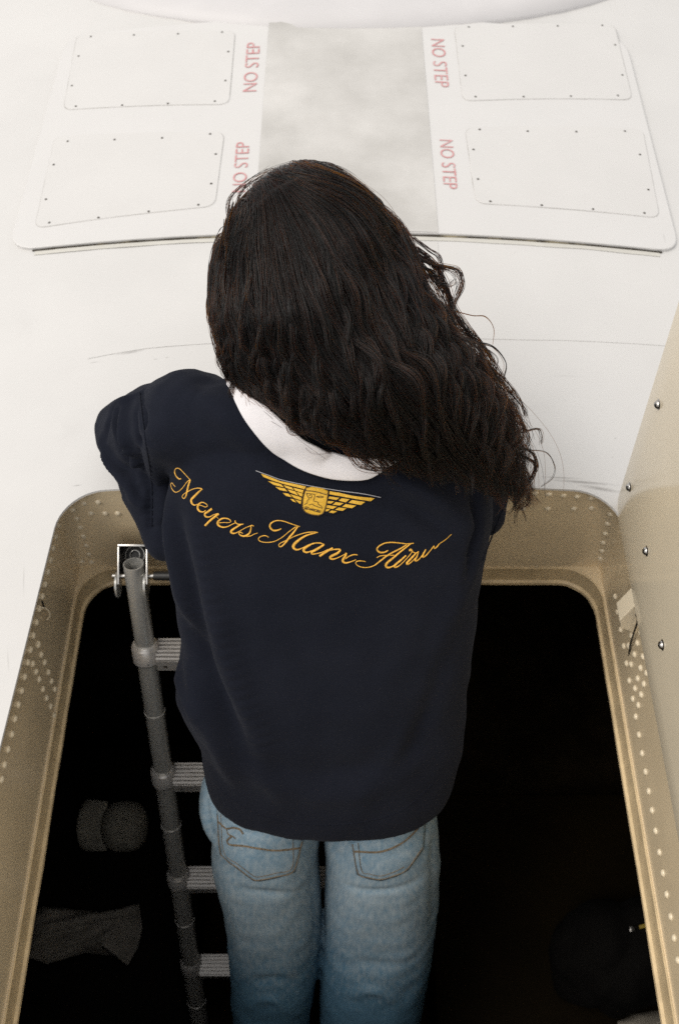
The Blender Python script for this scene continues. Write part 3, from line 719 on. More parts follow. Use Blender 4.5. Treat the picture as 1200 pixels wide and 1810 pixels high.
MEY = [[(208, 238, 14), (185, 245, 18), (150, 215, 16), (130, 165, 14), (145, 120, 12), (185, 122, 10), (230, 165, 9), (280, 220, 9), (315, 255, 10)],
 [(138, 338, 8), (118, 315, 9), (100, 290, 10), (85, 310, 10), (95, 355, 10), (135, 400, 11), (185, 385, 9), (230, 340, 9), (275, 280, 9), (315, 250, 12)],
 [(315, 255, 16), (295, 310, 20), (280, 370, 22), (265, 440, 18), (240, 475, 11), (218, 455, 9), (235, 425, 9), (290, 390, 10), (350, 362, 10), (410, 352, 12), (455, 362, 14)],
 [(455, 362, 14), (410, 400, 22), (360, 450, 28), (325, 490, 28), (335, 535, 22), (365, 553, 14), (400, 540, 10)],
 [(395, 548, 9), (440, 556, 9), (490, 575, 9), (515, 562, 9), (495, 535, 11), (450, 520, 14), (410, 545, 22), (400, 590, 26), (425, 625, 22), (465, 632, 13), (495, 612, 10)],
 [(570, 592, 26), (520, 630, 26), (485, 655, 24), (495, 688, 20), (540, 690, 13), (590, 665, 11), (645, 650, 12)],
 [(652, 652, 26), (600, 690, 26), (545, 735, 26), (485, 795, 26)], [(620, 690, 6), (632, 700, 6), (645, 710, 6)],
 [(640, 762, 9), (700, 757, 9), (770, 757, 9), (790, 740, 10), (755, 712, 14), (690, 710, 18), (640, 745, 26), (640, 785, 26), (690, 812, 18), (750, 805, 12), (800, 780, 10), (840, 762, 10)],
 [(840, 730, 16), (845, 757, 14), (880, 778, 14), (938, 776, 13)], [(910, 780, 16), (850, 815, 22), (800, 850, 28), (795, 875, 26), (830, 885, 17), (880, 865, 10), (960, 820, 9), (1030, 792, 10)],
 [(1060, 800, 10), (1030, 790, 11), (1025, 830, 16), (1010, 880, 22), (960, 915, 24), (910, 910, 16), (885, 885, 15), (900, 870, 12), (930, 885, 10)], [(960, 920, 14), (1020, 915, 10), (1060, 895, 9), (1105, 880, 8)]]
MANX = [[(285, 205, 10), (250, 222, 16), (200, 225, 20), (165, 190, 20), (175, 150, 16), (230, 122, 12), (300, 125, 11), (370, 148, 11), (440, 172, 10), (480, 185, 8)],
 [(150, 298, 9), (115, 280, 10), (65, 290, 10), (42, 315, 10), (65, 342, 10), (130, 352, 9), (210, 342, 9), (290, 300, 9), (370, 235, 9), (440, 185, 10)],
 [(460, 182, 16), (420, 240, 20), (370, 300, 22), (320, 365, 20), (280, 398, 14), (255, 385, 10), (275, 360, 10), (340, 330, 10), (430, 285, 10), (540, 250, 12), (620, 242, 12), (670, 248, 12)],
 [(650, 252, 12), (560, 275, 18), (480, 320, 26), (420, 375, 32), (415, 410, 30), (450, 430, 20), (500, 415, 11), (540, 395, 10)],
 [(740, 375, 12), (690, 358, 13), (620, 365, 16), (550, 400, 28), (520, 435, 28), (550, 458, 20), (610, 440, 11), (680, 405, 10), (730, 380, 10)],
 [(738, 376, 22), (670, 420, 26), (610, 455, 26), (615, 475, 18), (660, 470, 11), (720, 455, 10), (780, 425, 9)],
 [(830, 410, 20), (770, 445, 24), (690, 497, 26)], [(700, 485, 9), (790, 440, 10), (860, 425, 14), (910, 430, 20), (880, 465, 26), (820, 495, 28), (800, 515, 26), (830, 530, 18), (880, 515, 10), (955, 478, 9)],
 [(975, 460, 22), (960, 500, 28), (935, 545, 28), (960, 568, 20), (1010, 560, 12), (1075, 535, 9)], [(1090, 485, 10), (1050, 482, 12), (1000, 500, 12), (965, 525, 10)]]
AIR = [[(395, 315, 10), (360, 335, 16), (310, 338, 20), (278, 310, 18), (295, 275, 15), (360, 240, 14), (440, 232, 14), (530, 240, 13), (600, 248, 12), (665, 240, 11)],
 [(155, 435, 9), (110, 428, 10), (65, 432, 10), (52, 455, 10), (85, 485, 10), (160, 498, 10), (240, 480, 12), (310, 430, 16), (380, 375, 18), (450, 335, 16), (520, 300, 15), (590, 258, 12)],
 [(275, 395, 8), (310, 375, 9), (370, 370, 10), (460, 368, 9)], [(640, 240, 12), (590, 280, 16), (520, 335, 18), (450, 395, 22), (380, 455, 26), (375, 490, 26), (410, 498, 18), (460, 475, 11), (520, 430, 9)],
 [(585, 370, 16), (530, 420, 20), (465, 475, 24), (470, 495, 20), (510, 480, 11), (560, 435, 9), (620, 370, 9), (650, 330, 9)],
 [(618, 322, 16), (632, 312, 30), (645, 320, 24), (660, 335, 13), (690, 345, 13), (718, 328, 11)], [(690, 345, 14), (640, 400, 22), (595, 450, 25), (605, 462, 18), (640, 440, 10), (700, 380, 9)],
 [(718, 330, 10), (700, 380, 16), (680, 420, 21), (700, 425, 16), (740, 390, 10), (795, 308, 10)], [(795, 305, 13), (770, 350, 18), (760, 385, 20), (790, 375, 14), (840, 320, 10), (880, 268, 10)],
 [(880, 265, 10), (885, 295, 13), (910, 280, 13), (940, 245, 9), (1000, 205, 8), (1065, 145, 6)]]
o = thread('embroidered_word', MEY, 290, 810, 6.667, bv_sw, 'gold', sweat); o['label'] = 'gold script embroidery reading Meyers'
o = thread('embroidered_word', MANX, 450, 900, 6.0, bv_sw, 'gold', sweat); o['label'] = 'gold script embroidery reading Manx'
o = thread('embroidered_word', AIR, 620, 920, 6.0, bv_sw, 'gold', sweat); o['label'] = 'gold script embroidery whose end vanishes into the folds, reading Airw'
# --- winged patch
def cloth_poly(poly, ox, oy, sc, bv, lift, thick, sub=5):
    """a flat shape given by its border, laid on the cloth as a thin raised plate"""
    P = [(ox + x / sc, oy + y / sc) for x, y in poly]; B = []
    for i in range(len(P)):
        a, b = P[i], P[(i + 1) % len(P)]
        B += [(a[0] + (b[0] - a[0]) * j / sub, a[1] + (b[1] - a[1]) * j / sub) for j in range(sub)]
    cx = sum(p[0] for p in B) / len(B); cy = sum(p[1] for p in B) / len(B); L = []
    for s, up in ((.02, 1), (.5, 1), (.9, 1), (1, .5), (1.0, -.6)):
        ring = []
        for x, y in B:
            q, n = cast(bv, cx + (x - cx) * s, cy + (y - cy) * s); ring.append(q + n * (lift + thick * up))
        L.append(ring)
    return loft(L, True, True, False)
EO = (460, 810, 5.4545)
feathers = [[(10, 148), (50, 160), (200, 222), (440, 275), (425, 300), (250, 255), (120, 215), (35, 180)], [(75, 218), (120, 225), (205, 250), (230, 280), (130, 255)], [(225, 256), (305, 280), (330, 308), (250, 285)], [(318, 284), (420, 308), (412, 335), (340, 312)],
 [(145, 272), (240, 290), (265, 320), (190, 305)], [(262, 298), (340, 318), (372, 360), (290, 328)], [(350, 322), (412, 340), (408, 368), (385, 362)], [(218, 332), (275, 340), (310, 375), (250, 362)], [(290, 345), (380, 370), (402, 380), (400, 405), (325, 380)], [(290, 390), (320, 392), (352, 425), (318, 415)], [(335, 395), (398, 412), (392, 440), (368, 425)],
 [(668, 320), (760, 335), (900, 365), (1100, 385), (1060, 415), (900, 390), (750, 365), (664, 348)], [(662, 365), (765, 382), (735, 402), (656, 390)], [(785, 385), (862, 395), (825, 425), (755, 408)], [(885, 402), (1010, 420), (970, 450), (850, 428)], [(650, 410), (715, 415), (680, 438), (642, 430)],
 [(728, 420), (805, 432), (765, 455), (698, 446)], [(825, 440), (925, 455), (885, 480), (790, 465)], [(640, 448), (740, 465), (700, 488), (632, 474)], [(757, 472), (832, 482), (795, 505), (722, 495)], [(632, 485), (675, 490), (650, 508), (628, 508)], [(690, 500), (742, 510), (705, 528), (662, 518)]]
patch_e = empty('winged_patch'); patch_e.parent = sweat; patch_e['label'] = 'gold winged shield patch below the white collar'
# the patch is a part of the top: its ground cloth is a mesh, the feathers and shield sit on it
bpy.data.objects.remove(patch_e)
gv, gf = cloth_poly([(-8, 130), (200, 205), (430, 258), (660, 305), (900, 348), (1130, 375), (1100, 398), (1010, 432), (840, 505), (705, 545), (560, 560), (420, 530), (340, 440), (220, 350), (120, 262), (20, 172)], *EO, bv_sw, .0002, .0005, 5)
ptch = link('winged_patch', mesh_of('winged_patch', gv, gf), 'navy', sweat); ptch['label'] = 'gold winged shield patch below the white collar'
for f in feathers:
    v, q = cloth_poly(f, *EO, bv_sw, .0008, .0007, 4); link('feather', mesh_of('feather', v, q, False), 'goldpatch', ptch)
sh = [(440, 290), (500, 278), (600, 292), (655, 320), (648, 400), (630, 480), (605, 535), (560, 552), (500, 545), (440, 522), (408, 480), (412, 400), (425, 330)]
v, q = cloth_poly(sh, *EO, bv_sw, .0010, .0010, 4); link('shield', mesh_of('shield', v, q), 'goldpatch', ptch)
bv_sh = BVHTree.FromPolygons([tuple(x) for x in v], q)
def lines_on(name, L, wpx, m, bv, parent, hgt=.0005): return thread(name, [[(x, y, wpx) for x, y in s] for s in L], *EO, bv, m, parent, 1.0, hgt, 40)
lines_on('shield_border', [[(445, 292), (428, 330), (412, 400), (410, 475), (440, 520), (500, 543), (560, 548), (602, 532), (628, 478), (645, 400), (652, 325)], [(440, 312), (530, 322), (640, 352)]], 9, 'brownthread', bv_sh, ptch)
lines_on('shield_drawing', [[(445, 335), (455, 365), (470, 392), (455, 405), (452, 430), (425, 445)], [(445, 338), (500, 345), (525, 352), (520, 385), (515, 412), (550, 420), (562, 445), (590, 462), (592, 485)], [(470, 450), (500, 440), (520, 455), (560, 470), (585, 478)], [(470, 362), (485, 352), (498, 365), (488, 382), (472, 375)],
   [(540, 368), (575, 366), (612, 372), (575, 380), (540, 370)], [(420, 470), (455, 468), (480, 485), (530, 492), (585, 510)], [(422, 490), (470, 492), (520, 508), (580, 524)], [(430, 475), (432, 492), (445, 474), (447, 494), (460, 476)], [(480, 486), (484, 500), (500, 488), (503, 504), (520, 492), (524, 508)], [(545, 495), (546, 514), (560, 500), (563, 518), (578, 505)]], 6, 'brownthread', bv_sh, ptch, .0004)
surf_line('patch_edge_thread', bv_sw, [(453, 832), (475, 840), (500, 849), (545, 859), (600, 868), (640, 873), (672, 879)], .0006, 'white_thread', ptch, 60, .0012)

# --- white collar lying on the shoulders
oc = spline([(400, 684), (410, 692), (414, 700), (417, 714), (429, 741), (464, 786), (515, 824), (570, 845), (612, 849), (655, 848), (690, 828), (735, 795), (780, 755)], 80)
ic = spline([(412, 678), (420, 688), (436, 698), (462, 705), (496, 722), (522, 742), (548, 766), (584, 785), (612, 797), (634, 795), (668, 786), (705, 762), (740, 725)], 80)
rows = [[] for _ in range(9)]; lastp = None
for (ax, ay), (bx, by2) in zip(oc, ic):
    a, n = cast(bv_sw, ax, ay)
    if a is None: a, n = at_d(ax, ay, 1.33), Vector((0, -.5, .8))
    b = NECK + Vector(((bx - 590) / 1760 * 1.15 , 0, 0)); g = at_d(bx, by2, 1.215)
    q0, n0_ = cast(bv_sw, bx, by2); b = (q0 + n0_ * .016) if q0 is not None else g
    for k in range(9):
        t = k / 8; p = a.lerp(b, t); q, nn_ = cast(bv_sw, ax + (bx - ax) * t, ay + (by2 - ay) * t)
        if q is not None:
            need = q + nn_ * (.0050 + .011 * t)
            if (p - CAM).length > (need - CAM).length: p = need
        rows[k].append(p)
V, F = loft(rows, closed=False)
cme = mesh_of('collar', V, F); col = link('collar', cme, 'collar', sweat); col['label'] = 'white cotton collar of the navy top'
md = col.modifiers.new('even', 'SMOOTH'); md.factor = .5; md.iterations = 12
md = col.modifiers.new('thick', 'SOLIDIFY'); md.thickness = .0045; md.offset = 0
md = col.modifiers.new('sub', 'SUBSURF'); md.levels = 1; md.render_levels = 1

# --- jeans
def ell_ring(cx, cy, z, rx, ry, n=36, tilt=.36, e=2.2):
    out = []
    for k in range(n):
        a = 2 * math.pi * k / n; ca, sa = math.cos(a), math.sin(a); ex = 2 / e
        x = abs(ca) ** ex * rx * (1 if ca > 0 else -1); y = abs(sa) ** ex * ry * (1 if sa > 0 else -1)
        out.append(Vector((cx + x, cy + y, z - y * tilt)))
    return out
def yc(z): return .53 - .36 * (-.33 - z)
LL = [(-.33, -.112, .078, .080), (-.40, -.121, .091, .089), (-.5, -.128, .0895, .093), (-.6, -.122, .0875, .089), (-.7, -.120, .0865, .086), (-.8, -.123, .0855, .083), (-.9, -.131, .082, .082), (-1.0, -.138, .078, .082), (-1.10, -.14, .077, .084)]
RL = [(-.33, .058, .080, .080), (-.40, .066, .093, .089), (-.5, .0745, .0975, .093), (-.6, .0755, .100, .089), (-.7, .0745, .102, .087), (-.8, .070, .104, .086), (-.9, .065, .104, .085), (-1.0, .062, .102, .085), (-1.10, .06, .098, .086)]
legs = []
for LS in (LL, RL):
    legs.append(loft([ell_ring(cx, yc(z), z, rx, ry) for z, cx, rx, ry in LS], True, True, True))
pel = loft([ell_ring(-.027, yc(z) + dy, z, rx, ry, 44, .36, 2.6) for z, rx, ry, dy in [(-.12, .140, .065, .03), (-.20, .150, .072, .025), (-.28, .165, .078, .02), (-.32, .172, .080, .02), (-.335, .165, .07, .025)]], True, True, True)
hipl = ellipsoid_vf((-.195, yc(-.40) + .02, -.40), (.036, .07, .075))
je_me = melt('jeans', legs + [pel, hipl], .0042, 6)
bvj0 = BVHTree.FromPolygons([tuple(v.co) for v in je_me.vertices], [tuple(p.vertices) for p in je_me.polygons])
JF = [([(360, 1380), (352, 1430), (372, 1490)], .005, .012), ([(368, 1400), (366, 1440), (384, 1500)], -.005, .010), ([(410, 1780), (470, 1765), (530, 1790)], .004, .014), ([(415, 1740), (480, 1730), (540, 1745)], -.003, .014),
      ([(600, 1760), (660, 1750), (730, 1775)], .004, .016), ([(590, 1700), (650, 1705), (740, 1690)], -.003, .016), ([(765, 1480), (768, 1560), (765, 1650)], -.004, .014), ([(410, 1560), (420, 1640), (430, 1720)], .003, .016), ([(552, 1500), (556, 1600), (552, 1700)], -.004, .012),
      ([(430, 1570), (480, 1578), (540, 1565)], -.003, .008), ([(610, 1565), (670, 1575), (740, 1555)], -.003, .008), ([(569, 1490), (570, 1520), (571, 1560)], -.012, .010)]
lj = [(trace(bvj0, p), a, wd) for p, a, wd in JF]; lj = [l for l in lj if len(l[0]) >= 2]
fold(je_me, lj, lambda co: np.array([.0035 * noise.noise(Vector((c[0] * 11, c[1] * 11, c[2] * 8))) + .0016 * noise.noise(Vector(c) * 30) for c in co]), 1.1)
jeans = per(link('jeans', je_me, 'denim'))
bv_je = BVHTree.FromPolygons([tuple(v.co) for v in je_me.vertices], [tuple(p.vertices) for p in je_me.polygons])
def pocket(border, seams):
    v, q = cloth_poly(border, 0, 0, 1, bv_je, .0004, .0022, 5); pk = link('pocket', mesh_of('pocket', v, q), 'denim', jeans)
    bvp = BVHTree.FromPolygons([tuple(x) for x in v], q)
    for s, r in seams: surf_line('stitching', bvp, s, r, 'stitch', pk, 50, .0002)
pocket([(383, 1425), (390, 1510), (420, 1535), (448, 1556), (459, 1557), (490, 1551), (521, 1541), (536, 1484), (470, 1468), (420, 1446)],
       [([(385, 1440), (391, 1510), (418, 1532), (447, 1554), (460, 1555), (490, 1549), (519, 1539), (534, 1488)], .0010), ([(391, 1440), (396, 1506), (422, 1528), (449, 1548), (462, 1549), (488, 1543), (516, 1534), (518, 1484)], .0007),
        ([(386, 1452), (400, 1464), (412, 1463), (424, 1466), (430, 1474)], .0016), ([(402, 1466), (404, 1474), (412, 1478), (417, 1482)], .0013), ([(410, 1478), (402, 1486), (408, 1493), (430, 1495), (460, 1500), (490, 1503), (530, 1499)], .0018)])
pocket([(620, 1488), (631, 1545), (652, 1553), (673, 1556), (698, 1549), (720, 1538), (748, 1500), (752, 1445), (710, 1468), (660, 1484)],
       [([(623, 1492), (633, 1543), (652, 1551), (673, 1554), (698, 1547), (719, 1536), (746, 1499)], .0010), ([(633, 1490), (639, 1538), (654, 1545), (673, 1548), (696, 1541), (714, 1532)], .0007), ([(627, 1505), (673, 1505), (711, 1489), (738, 1464), (749, 1448)], .0018)])

# --- body (skin shows only at neck, hands, feet)
HEAD = at_d(552, 462, 1.215)
fwd = Vector((.10, .72, -.69)).normalized()      # the face looks down over the roof
upn = Vector((-.12, .68, .72)).normalized(); rtn = fwd.cross(upn).normalized(); upn = rtn.cross(fwd)
HR = Matrix((rtn, fwd, upn)).transposed()
def hd(x, y, z): return HEAD + HR @ Vector((x, y, z))
body = [ellipsoid_vf(hd(0, -.005, .018), (.074, .092, .086), HR), ellipsoid_vf(hd(0, .03, -.045), (.055, .060, .065), HR),
        capsule_vf(hd(0, -.025, -.06), BK(.60) - NB * .09, .052, .060),
        capsule_vf(hd(0, .094, -.005), hd(0, .108, -.032), .007, .011), capsule_vf(hd(-.022, .086, -.066), hd(.022, .086, -.066), .008, .008),
        capsule_vf(hd(-.045, .076, .012), hd(.045, .076, .012), .010, .010), ellipsoid_vf(hd(0, .078, -.098), (.018, .016, .014), HR),
        ellipsoid_vf(hd(-.075, .0, -.018), (.010, .020, .030), HR), ellipsoid_vf(hd(.075, .0, -.018), (.010, .020, .030), HR),
        capsule_vf(BK(.58) - NB * T, BK(.3) - NB * T, .085, .085), capsule_vf(BK(.3) - NB * T, Vector((-.03, .56, -.30)), .085, .10),
        capsule_vf(SHL, ELL, .045, .038), capsule_vf(ELL, WRL, .036, .024), capsule_vf(SHR, ELR, .045, .038), capsule_vf(ELR, WRR, .036, .024),
        capsule_vf(SHL, BK(.54) - NB * T, .045, .06), capsule_vf(SHR, BK(.54) - NB * T, .045, .06)]
for sgn, WR_, EL_ in ((1, WRL, ELL), (-1, WRR, ELR)):
    d = (WR_ - EL_).normalized(); d.z = 0; d.normalize(); s = Vector((-d.y, d.x, 0)) * sgn
    pc = WR_ + d * .045; body.append(capsule_vf(WR_, pc, .024, .026)); body.append(capsule_vf(pc - s * .018, pc + s * .018 + d * .01, .018, .018))
    for i, ln in enumerate((.062, .072, .068, .052)):
        b0 = pc + d * .022 + s * (.024 - .016 * i) ; m1 = b0 + d * ln * .5 + Vector((0, 0, .006)); m2 = b0 + d * ln + Vector((0, 0, -.012))
        body.append(capsule_vf(b0, m1, .0088, .0082, 8)); body.append(capsule_vf(m1, m2, .0082, .0072, 8))
    t0 = WR_ + d * .02 + s * .022; t1 = t0 + d * .03 + s * .018; t2 = t1 + d * .026 + s * .004
    body.append(capsule_vf(t0, t1, .011, .0095, 8)); body.append(capsule_vf(t1, t2, .0095, .008, 8))
RUNG4 = S0 + SV * 3
for cx in (-.135, .062):
    hp = Vector((cx * .8 - .01, yc(-.34), -.33)); kn = Vector((cx, yc(-.70), -.70)); ak = Vector((cx, .285, -1.055)); tl = Vector((cx, RUNG4.y + .03, RUNG4.z + .034))
    body += [capsule_vf(Vector((-.03, .55, -.28)), hp, .09, .075), capsule_vf(hp, kn, .072, .05), capsule_vf(kn, ak, .048, .034), capsule_vf(ak, tl + Vector((0, -.02, .004)), .032, .024), capsule_vf(tl + Vector((-.015, 0, 0)), tl + Vector((.02, .01, 0)), .02, .02)]
bd_me = melt('body', body, .0045, 3)
bodyo = per(link('body', bd_me, 'bodyskin'))
M['eye'] = mat('eye_white', (.75, .73, .70), rough=.2)
M['iris'] = mat('iris', (.03, .018, .01), rough=.15)
for s in (-1, 1):
    v, f = ellipsoid_vf(hd(.030 * s, .074, -.012), (.0125, .0125, .0125), HR); link('eye', mesh_of('eye', v, f), 'eye', bodyo)
    v, f = ellipsoid_vf(hd(.030 * s, .0845, -.013), (.006, .0030, .006), HR, 10, 8); link('iris', mesh_of('iris', v, f), 'iris', bodyo)

# --- hair: guides laid over head, neck and right shoulder; strands fall between them in wavy locks
DS = np.array([(550, 470, 1.085), (540, 330, 1.150), (520, 298, 1.215), (430, 390, 1.185), (375, 480, 1.205), (400, 620, 1.195), (440, 695, 1.205), (480, 560, 1.10), (640, 420, 1.115), (700, 390, 1.20), (740, 470, 1.20), (600, 600, 1.085), (680, 600, 1.095),
               (560, 700, 1.120), (620, 790, 1.150), (650, 700, 1.095), (740, 700, 1.105), (690, 825, 1.165), (770, 840, 1.180), (850, 850, 1.195), (800, 570, 1.19), (760, 560, 1.15), (870, 680, 1.205), (820, 720, 1.15), (880, 770, 1.19), (925, 770, 1.225), (940, 870, 1.245), (900, 860, 1.215), (615, 318, 1.20)])
def tps(D, lam=2e-3):
    X = D[:, :2] / 300; n = len(X); r = np.linalg.norm(X[:, None] - X[None], axis=2); K = np.where(r > 0, r ** 2 * np.log(r + 1e-12), 0) + lam * np.eye(n)
    Pm = np.hstack([np.ones((n, 1)), X]); A = np.block([[K, Pm], [Pm.T, np.zeros((3, 3))]]); s = np.linalg.solve(A, np.concatenate([D[:, 2], np.zeros(3)]))
    def f(P):
        Q = P / 300; r = np.linalg.norm(Q[..., None, :] - X, axis=-1); k = np.where(r > 0, r ** 2 * np.log(r + 1e-12), 0)
        return k @ s[:n] + s[n] + Q @ s[n + 1:]
    return f
depth0 = tps(DS)
EC = np.array(hd(0, -.012, .020)); ERad = np.array([.098, .108, .104])
def depth(P):
    d = depth0(P); r_ = np.array(AX) + np.array(RT) * ((P[..., 0:1] - 600) / FPX) - np.array(UPV) * ((P[..., 1:2] - 905) / FPX)
    HRi = np.array(HR); q = (r_ @ HRi) / ERad; o_ = ((np.array(CAM) - EC) @ HRi) / ERad
    a = (q * q).sum(-1); b = (q * o_).sum(-1); c = (o_ * o_).sum() - 1; disc = b * b - a * c
    e = np.where(disc > 0, (-b - np.sqrt(np.maximum(disc, 0))) / a, 9.0)
    k = 60.0; return -np.log(np.exp(-k * np.minimum(d, 2)) + np.exp(-k * np.minimum(e, 2))) / k + .004
GD = [[(433, 402), (403, 432), (387, 490), (389, 560), (403, 630), (420, 680), (442, 702)],
      [(434, 392), (406, 460), (402, 560), (420, 640), (456, 694), (502, 728)],
      [(445, 375), (434, 470), (440, 570), (470, 650), (528, 720), (600, 776)],
      [(460, 355), (468, 450), (484, 560), (526, 660), (596, 745), (685, 826)],
      [(480, 335), (510, 430), (536, 540), (588, 650), (668, 750), (765, 846)],
      [(498, 326), (556, 408), (598, 520), (652, 630), (735, 742), (835, 854)],
      [(512, 320), (600, 386), (656, 485), (712, 600), (790, 722), (872, 862)],
      [(524, 315), (628, 367), (694, 455), (746, 570), (822, 690), (884, 790), (904, 872)],
      [(532, 310), (616, 328), (682, 384), (720, 460), (764, 560), (832, 672), (892, 770), (916, 880)]]
NP = 30
G = np.stack([spline(g, NP) for g in GD])                 # guides x points x 2
def guide(u):
    u = np.clip(u, 0, len(G) - 1.001); i = u.astype(int); f = (u - i)[:, None, None]; return G[i] * (1 - f) + G[i + 1] * f
RTn, UPn, AXn = np.array(RT), np.array(UPV), np.array(AX)
def to3(px, d):
    r = AXn + RTn * ((px[..., 0:1] - 600) / FPX) - UPn * ((px[..., 1:2] - 905) / FPX); return np.array(CAM) + r * d[..., None]
v = np.linspace(0, 1, NP)
strands = []; radii = []
def add_locks(nclump, per_c, ulo, uhi, layer, amp, rad, spread, vend=(.82, 1.06)):
    for c in range(nclump):
        u0 = ulo + (uhi - ulo) * rng.random(); base = guide(np.array([u0]))[0]; m_ = per_c
        lay = layer[0] + (layer[1] - layer[0]) * rng.random()
        ve = vend[0] + (vend[1] - vend[0]) * rng.random()
        t = v[None] * ve * (1 - .22 * rng.random((m_, 1)) ** 1.5)              # each hair its own length
        k = np.clip(t, 0, 1) * (NP - 1); i = np.minimum(k.astype(int), NP - 2); f = (k - i)[..., None]
        P = base[i] * (1 - f) + base[i + 1] * f
        P = P + (base[-1] - base[-4]) * (np.clip(t - 1, 0, 1) * 8)[..., None]
        P = P + rng.normal(size=2) * 6 * np.exp(-t * 6)[..., None] + rng.normal(size=(m_, 1, 2)) * 5 * np.exp(-t * 5)[..., None]
        P[..., 0] += (rng.normal() * (20 if u0 > 2 else 6)) * np.sin(t * 3 + rng.normal() * .6); P[..., 1] += rng.normal() * 9 * np.sin(t * 2.5)
        edge_k = np.clip((u0 - 5) / 3, 0, 1)
        wl = rng.uniform(.095, .18); ph = 2.2 * math.sin(u0 * 1.7) + rng.normal() * .9; ln = .55
        A = amp * rng.uniform(.5, 1.5) * (1 + .5 * edge_k) * (0.06 + .94 * np.clip((t - .20) * 1.7, 0, 1) ** 1.1)
        if u0 < 1.6: A = A * .5
        ss = t * ln + .012 * np.sin(t * 5 + ph)
        w1 = A * np.sin(ss / wl * 6.28 + ph); w2 = A * .8 * np.cos(ss / wl * 6.28 + ph + rng.normal() * .4)
        a = rng.random(m_) * 6.28; rr = np.sqrt(rng.random(m_)) * spread
        offx = (np.cos(a) * rr)[:, None] * (1.0 - .62 * t ** 1.5); offd = (np.sin(a) * rr * .6)[:, None] * (1.0 - .4 * t)
        W = to3(P, depth(P) + lay * np.clip(t * 3 + .15, 0, 1))
        tan = np.gradient(W, axis=1); tan /= np.linalg.norm(tan, axis=2, keepdims=True) + 1e-9
        vd = W - np.array(CAM); vd /= np.linalg.norm(vd, axis=2, keepdims=True); side = np.cross(tan, vd)
        jit_ = rng.normal(size=(m_, 1)) * .18
        fr = rng.normal(size=(m_, 4)) * .0012
        fz = fr[:, 0:1] * np.sin(t * 9 + a[:, None]) + fr[:, 1:2] * np.sin(t * 17 + 2 * a[:, None])
        W = W + side * (w1 * (1 + jit_) + offx + fz * (t + .2))[..., None] + vd * (w2 * (1 + jit_) * .8 + offd + fr[:, 2:3] * np.cos(t * 11 + a[:, None]))[..., None]
        strands.append(W); radii.append(np.repeat((rad * (1 - .7 * v ** 3))[None], m_, 0) * rng.uniform(.7, 1.25, (m_, 1)))
add_locks(150, 56, 0, 8, (.006, .030), .0100, .00036, .0105)
add_locks(190, 40, 0, 8, (-.012, .012), .0115, .00034, .0062, (.72, 1.06))
add_locks(60, 30, 5.8, 8.0, (.0, .035), .0115, .00032, .0050, (.80, 1.12))
add_locks(36, 26, 0, 1.6, (.0, .03), .0035, .00030, .007, (.8, 1.02))
# fine loose hairs all over
def loose(nh):
    u0 = rng.random(nh) * 8; B = guide(u0); t = v[None] * rng.uniform(.35, 1.0, nh)[:, None]
    sft = rng.normal(size=(nh, 1)) * 16; P = B.copy(); P[:, :, 0] += sft * t + rng.normal(size=(nh, 1)) * 9 * np.sin(t * 5); P[:, :, 1] += rng.normal(size=(nh, 1)) * 12 * np.sin(t * 4)
    D = depth(P) - rng.random((nh, 1)) * .014; W = to3(P, D)
    strands.append(W); radii.append(np.full((nh, NP), .00016))
loose(900)
def stray(nh, lo, hi, sx, sy):       # single hairs that stand off the outline
    u0 = lo + rng.random(nh) * (hi - lo); P = guide(u0).copy(); t = v[None] * np.ones((nh, 1)); a_ = rng.random((nh, 1)) * 6.28
    e = np.clip((t - .12) * 1.6, 0, 1); P[:, :, 0] += sx * np.abs(rng.normal(size=(nh, 1))) * e * (.6 + .4 * np.sin(t * rng.uniform(4, 11, (nh, 1)) + a_)) + 7 * np.sin(t * 13 + a_) * e
    P[:, :, 1] += sy * np.abs(rng.normal(size=(nh, 1))) * np.sin(t * 3.1) + 6 * np.cos(t * 11 + a_) * e
    strands.append(to3(P, depth(guide(u0)) + .006 + rng.normal(size=(nh, 1)) * .006)); radii.append(np.full((nh, NP), .00015))
stray(130, 6.9, 8, 30, -10); stray(60, 0, .8, -14, 0); stray(50, 6.5, 8, 10, -26)
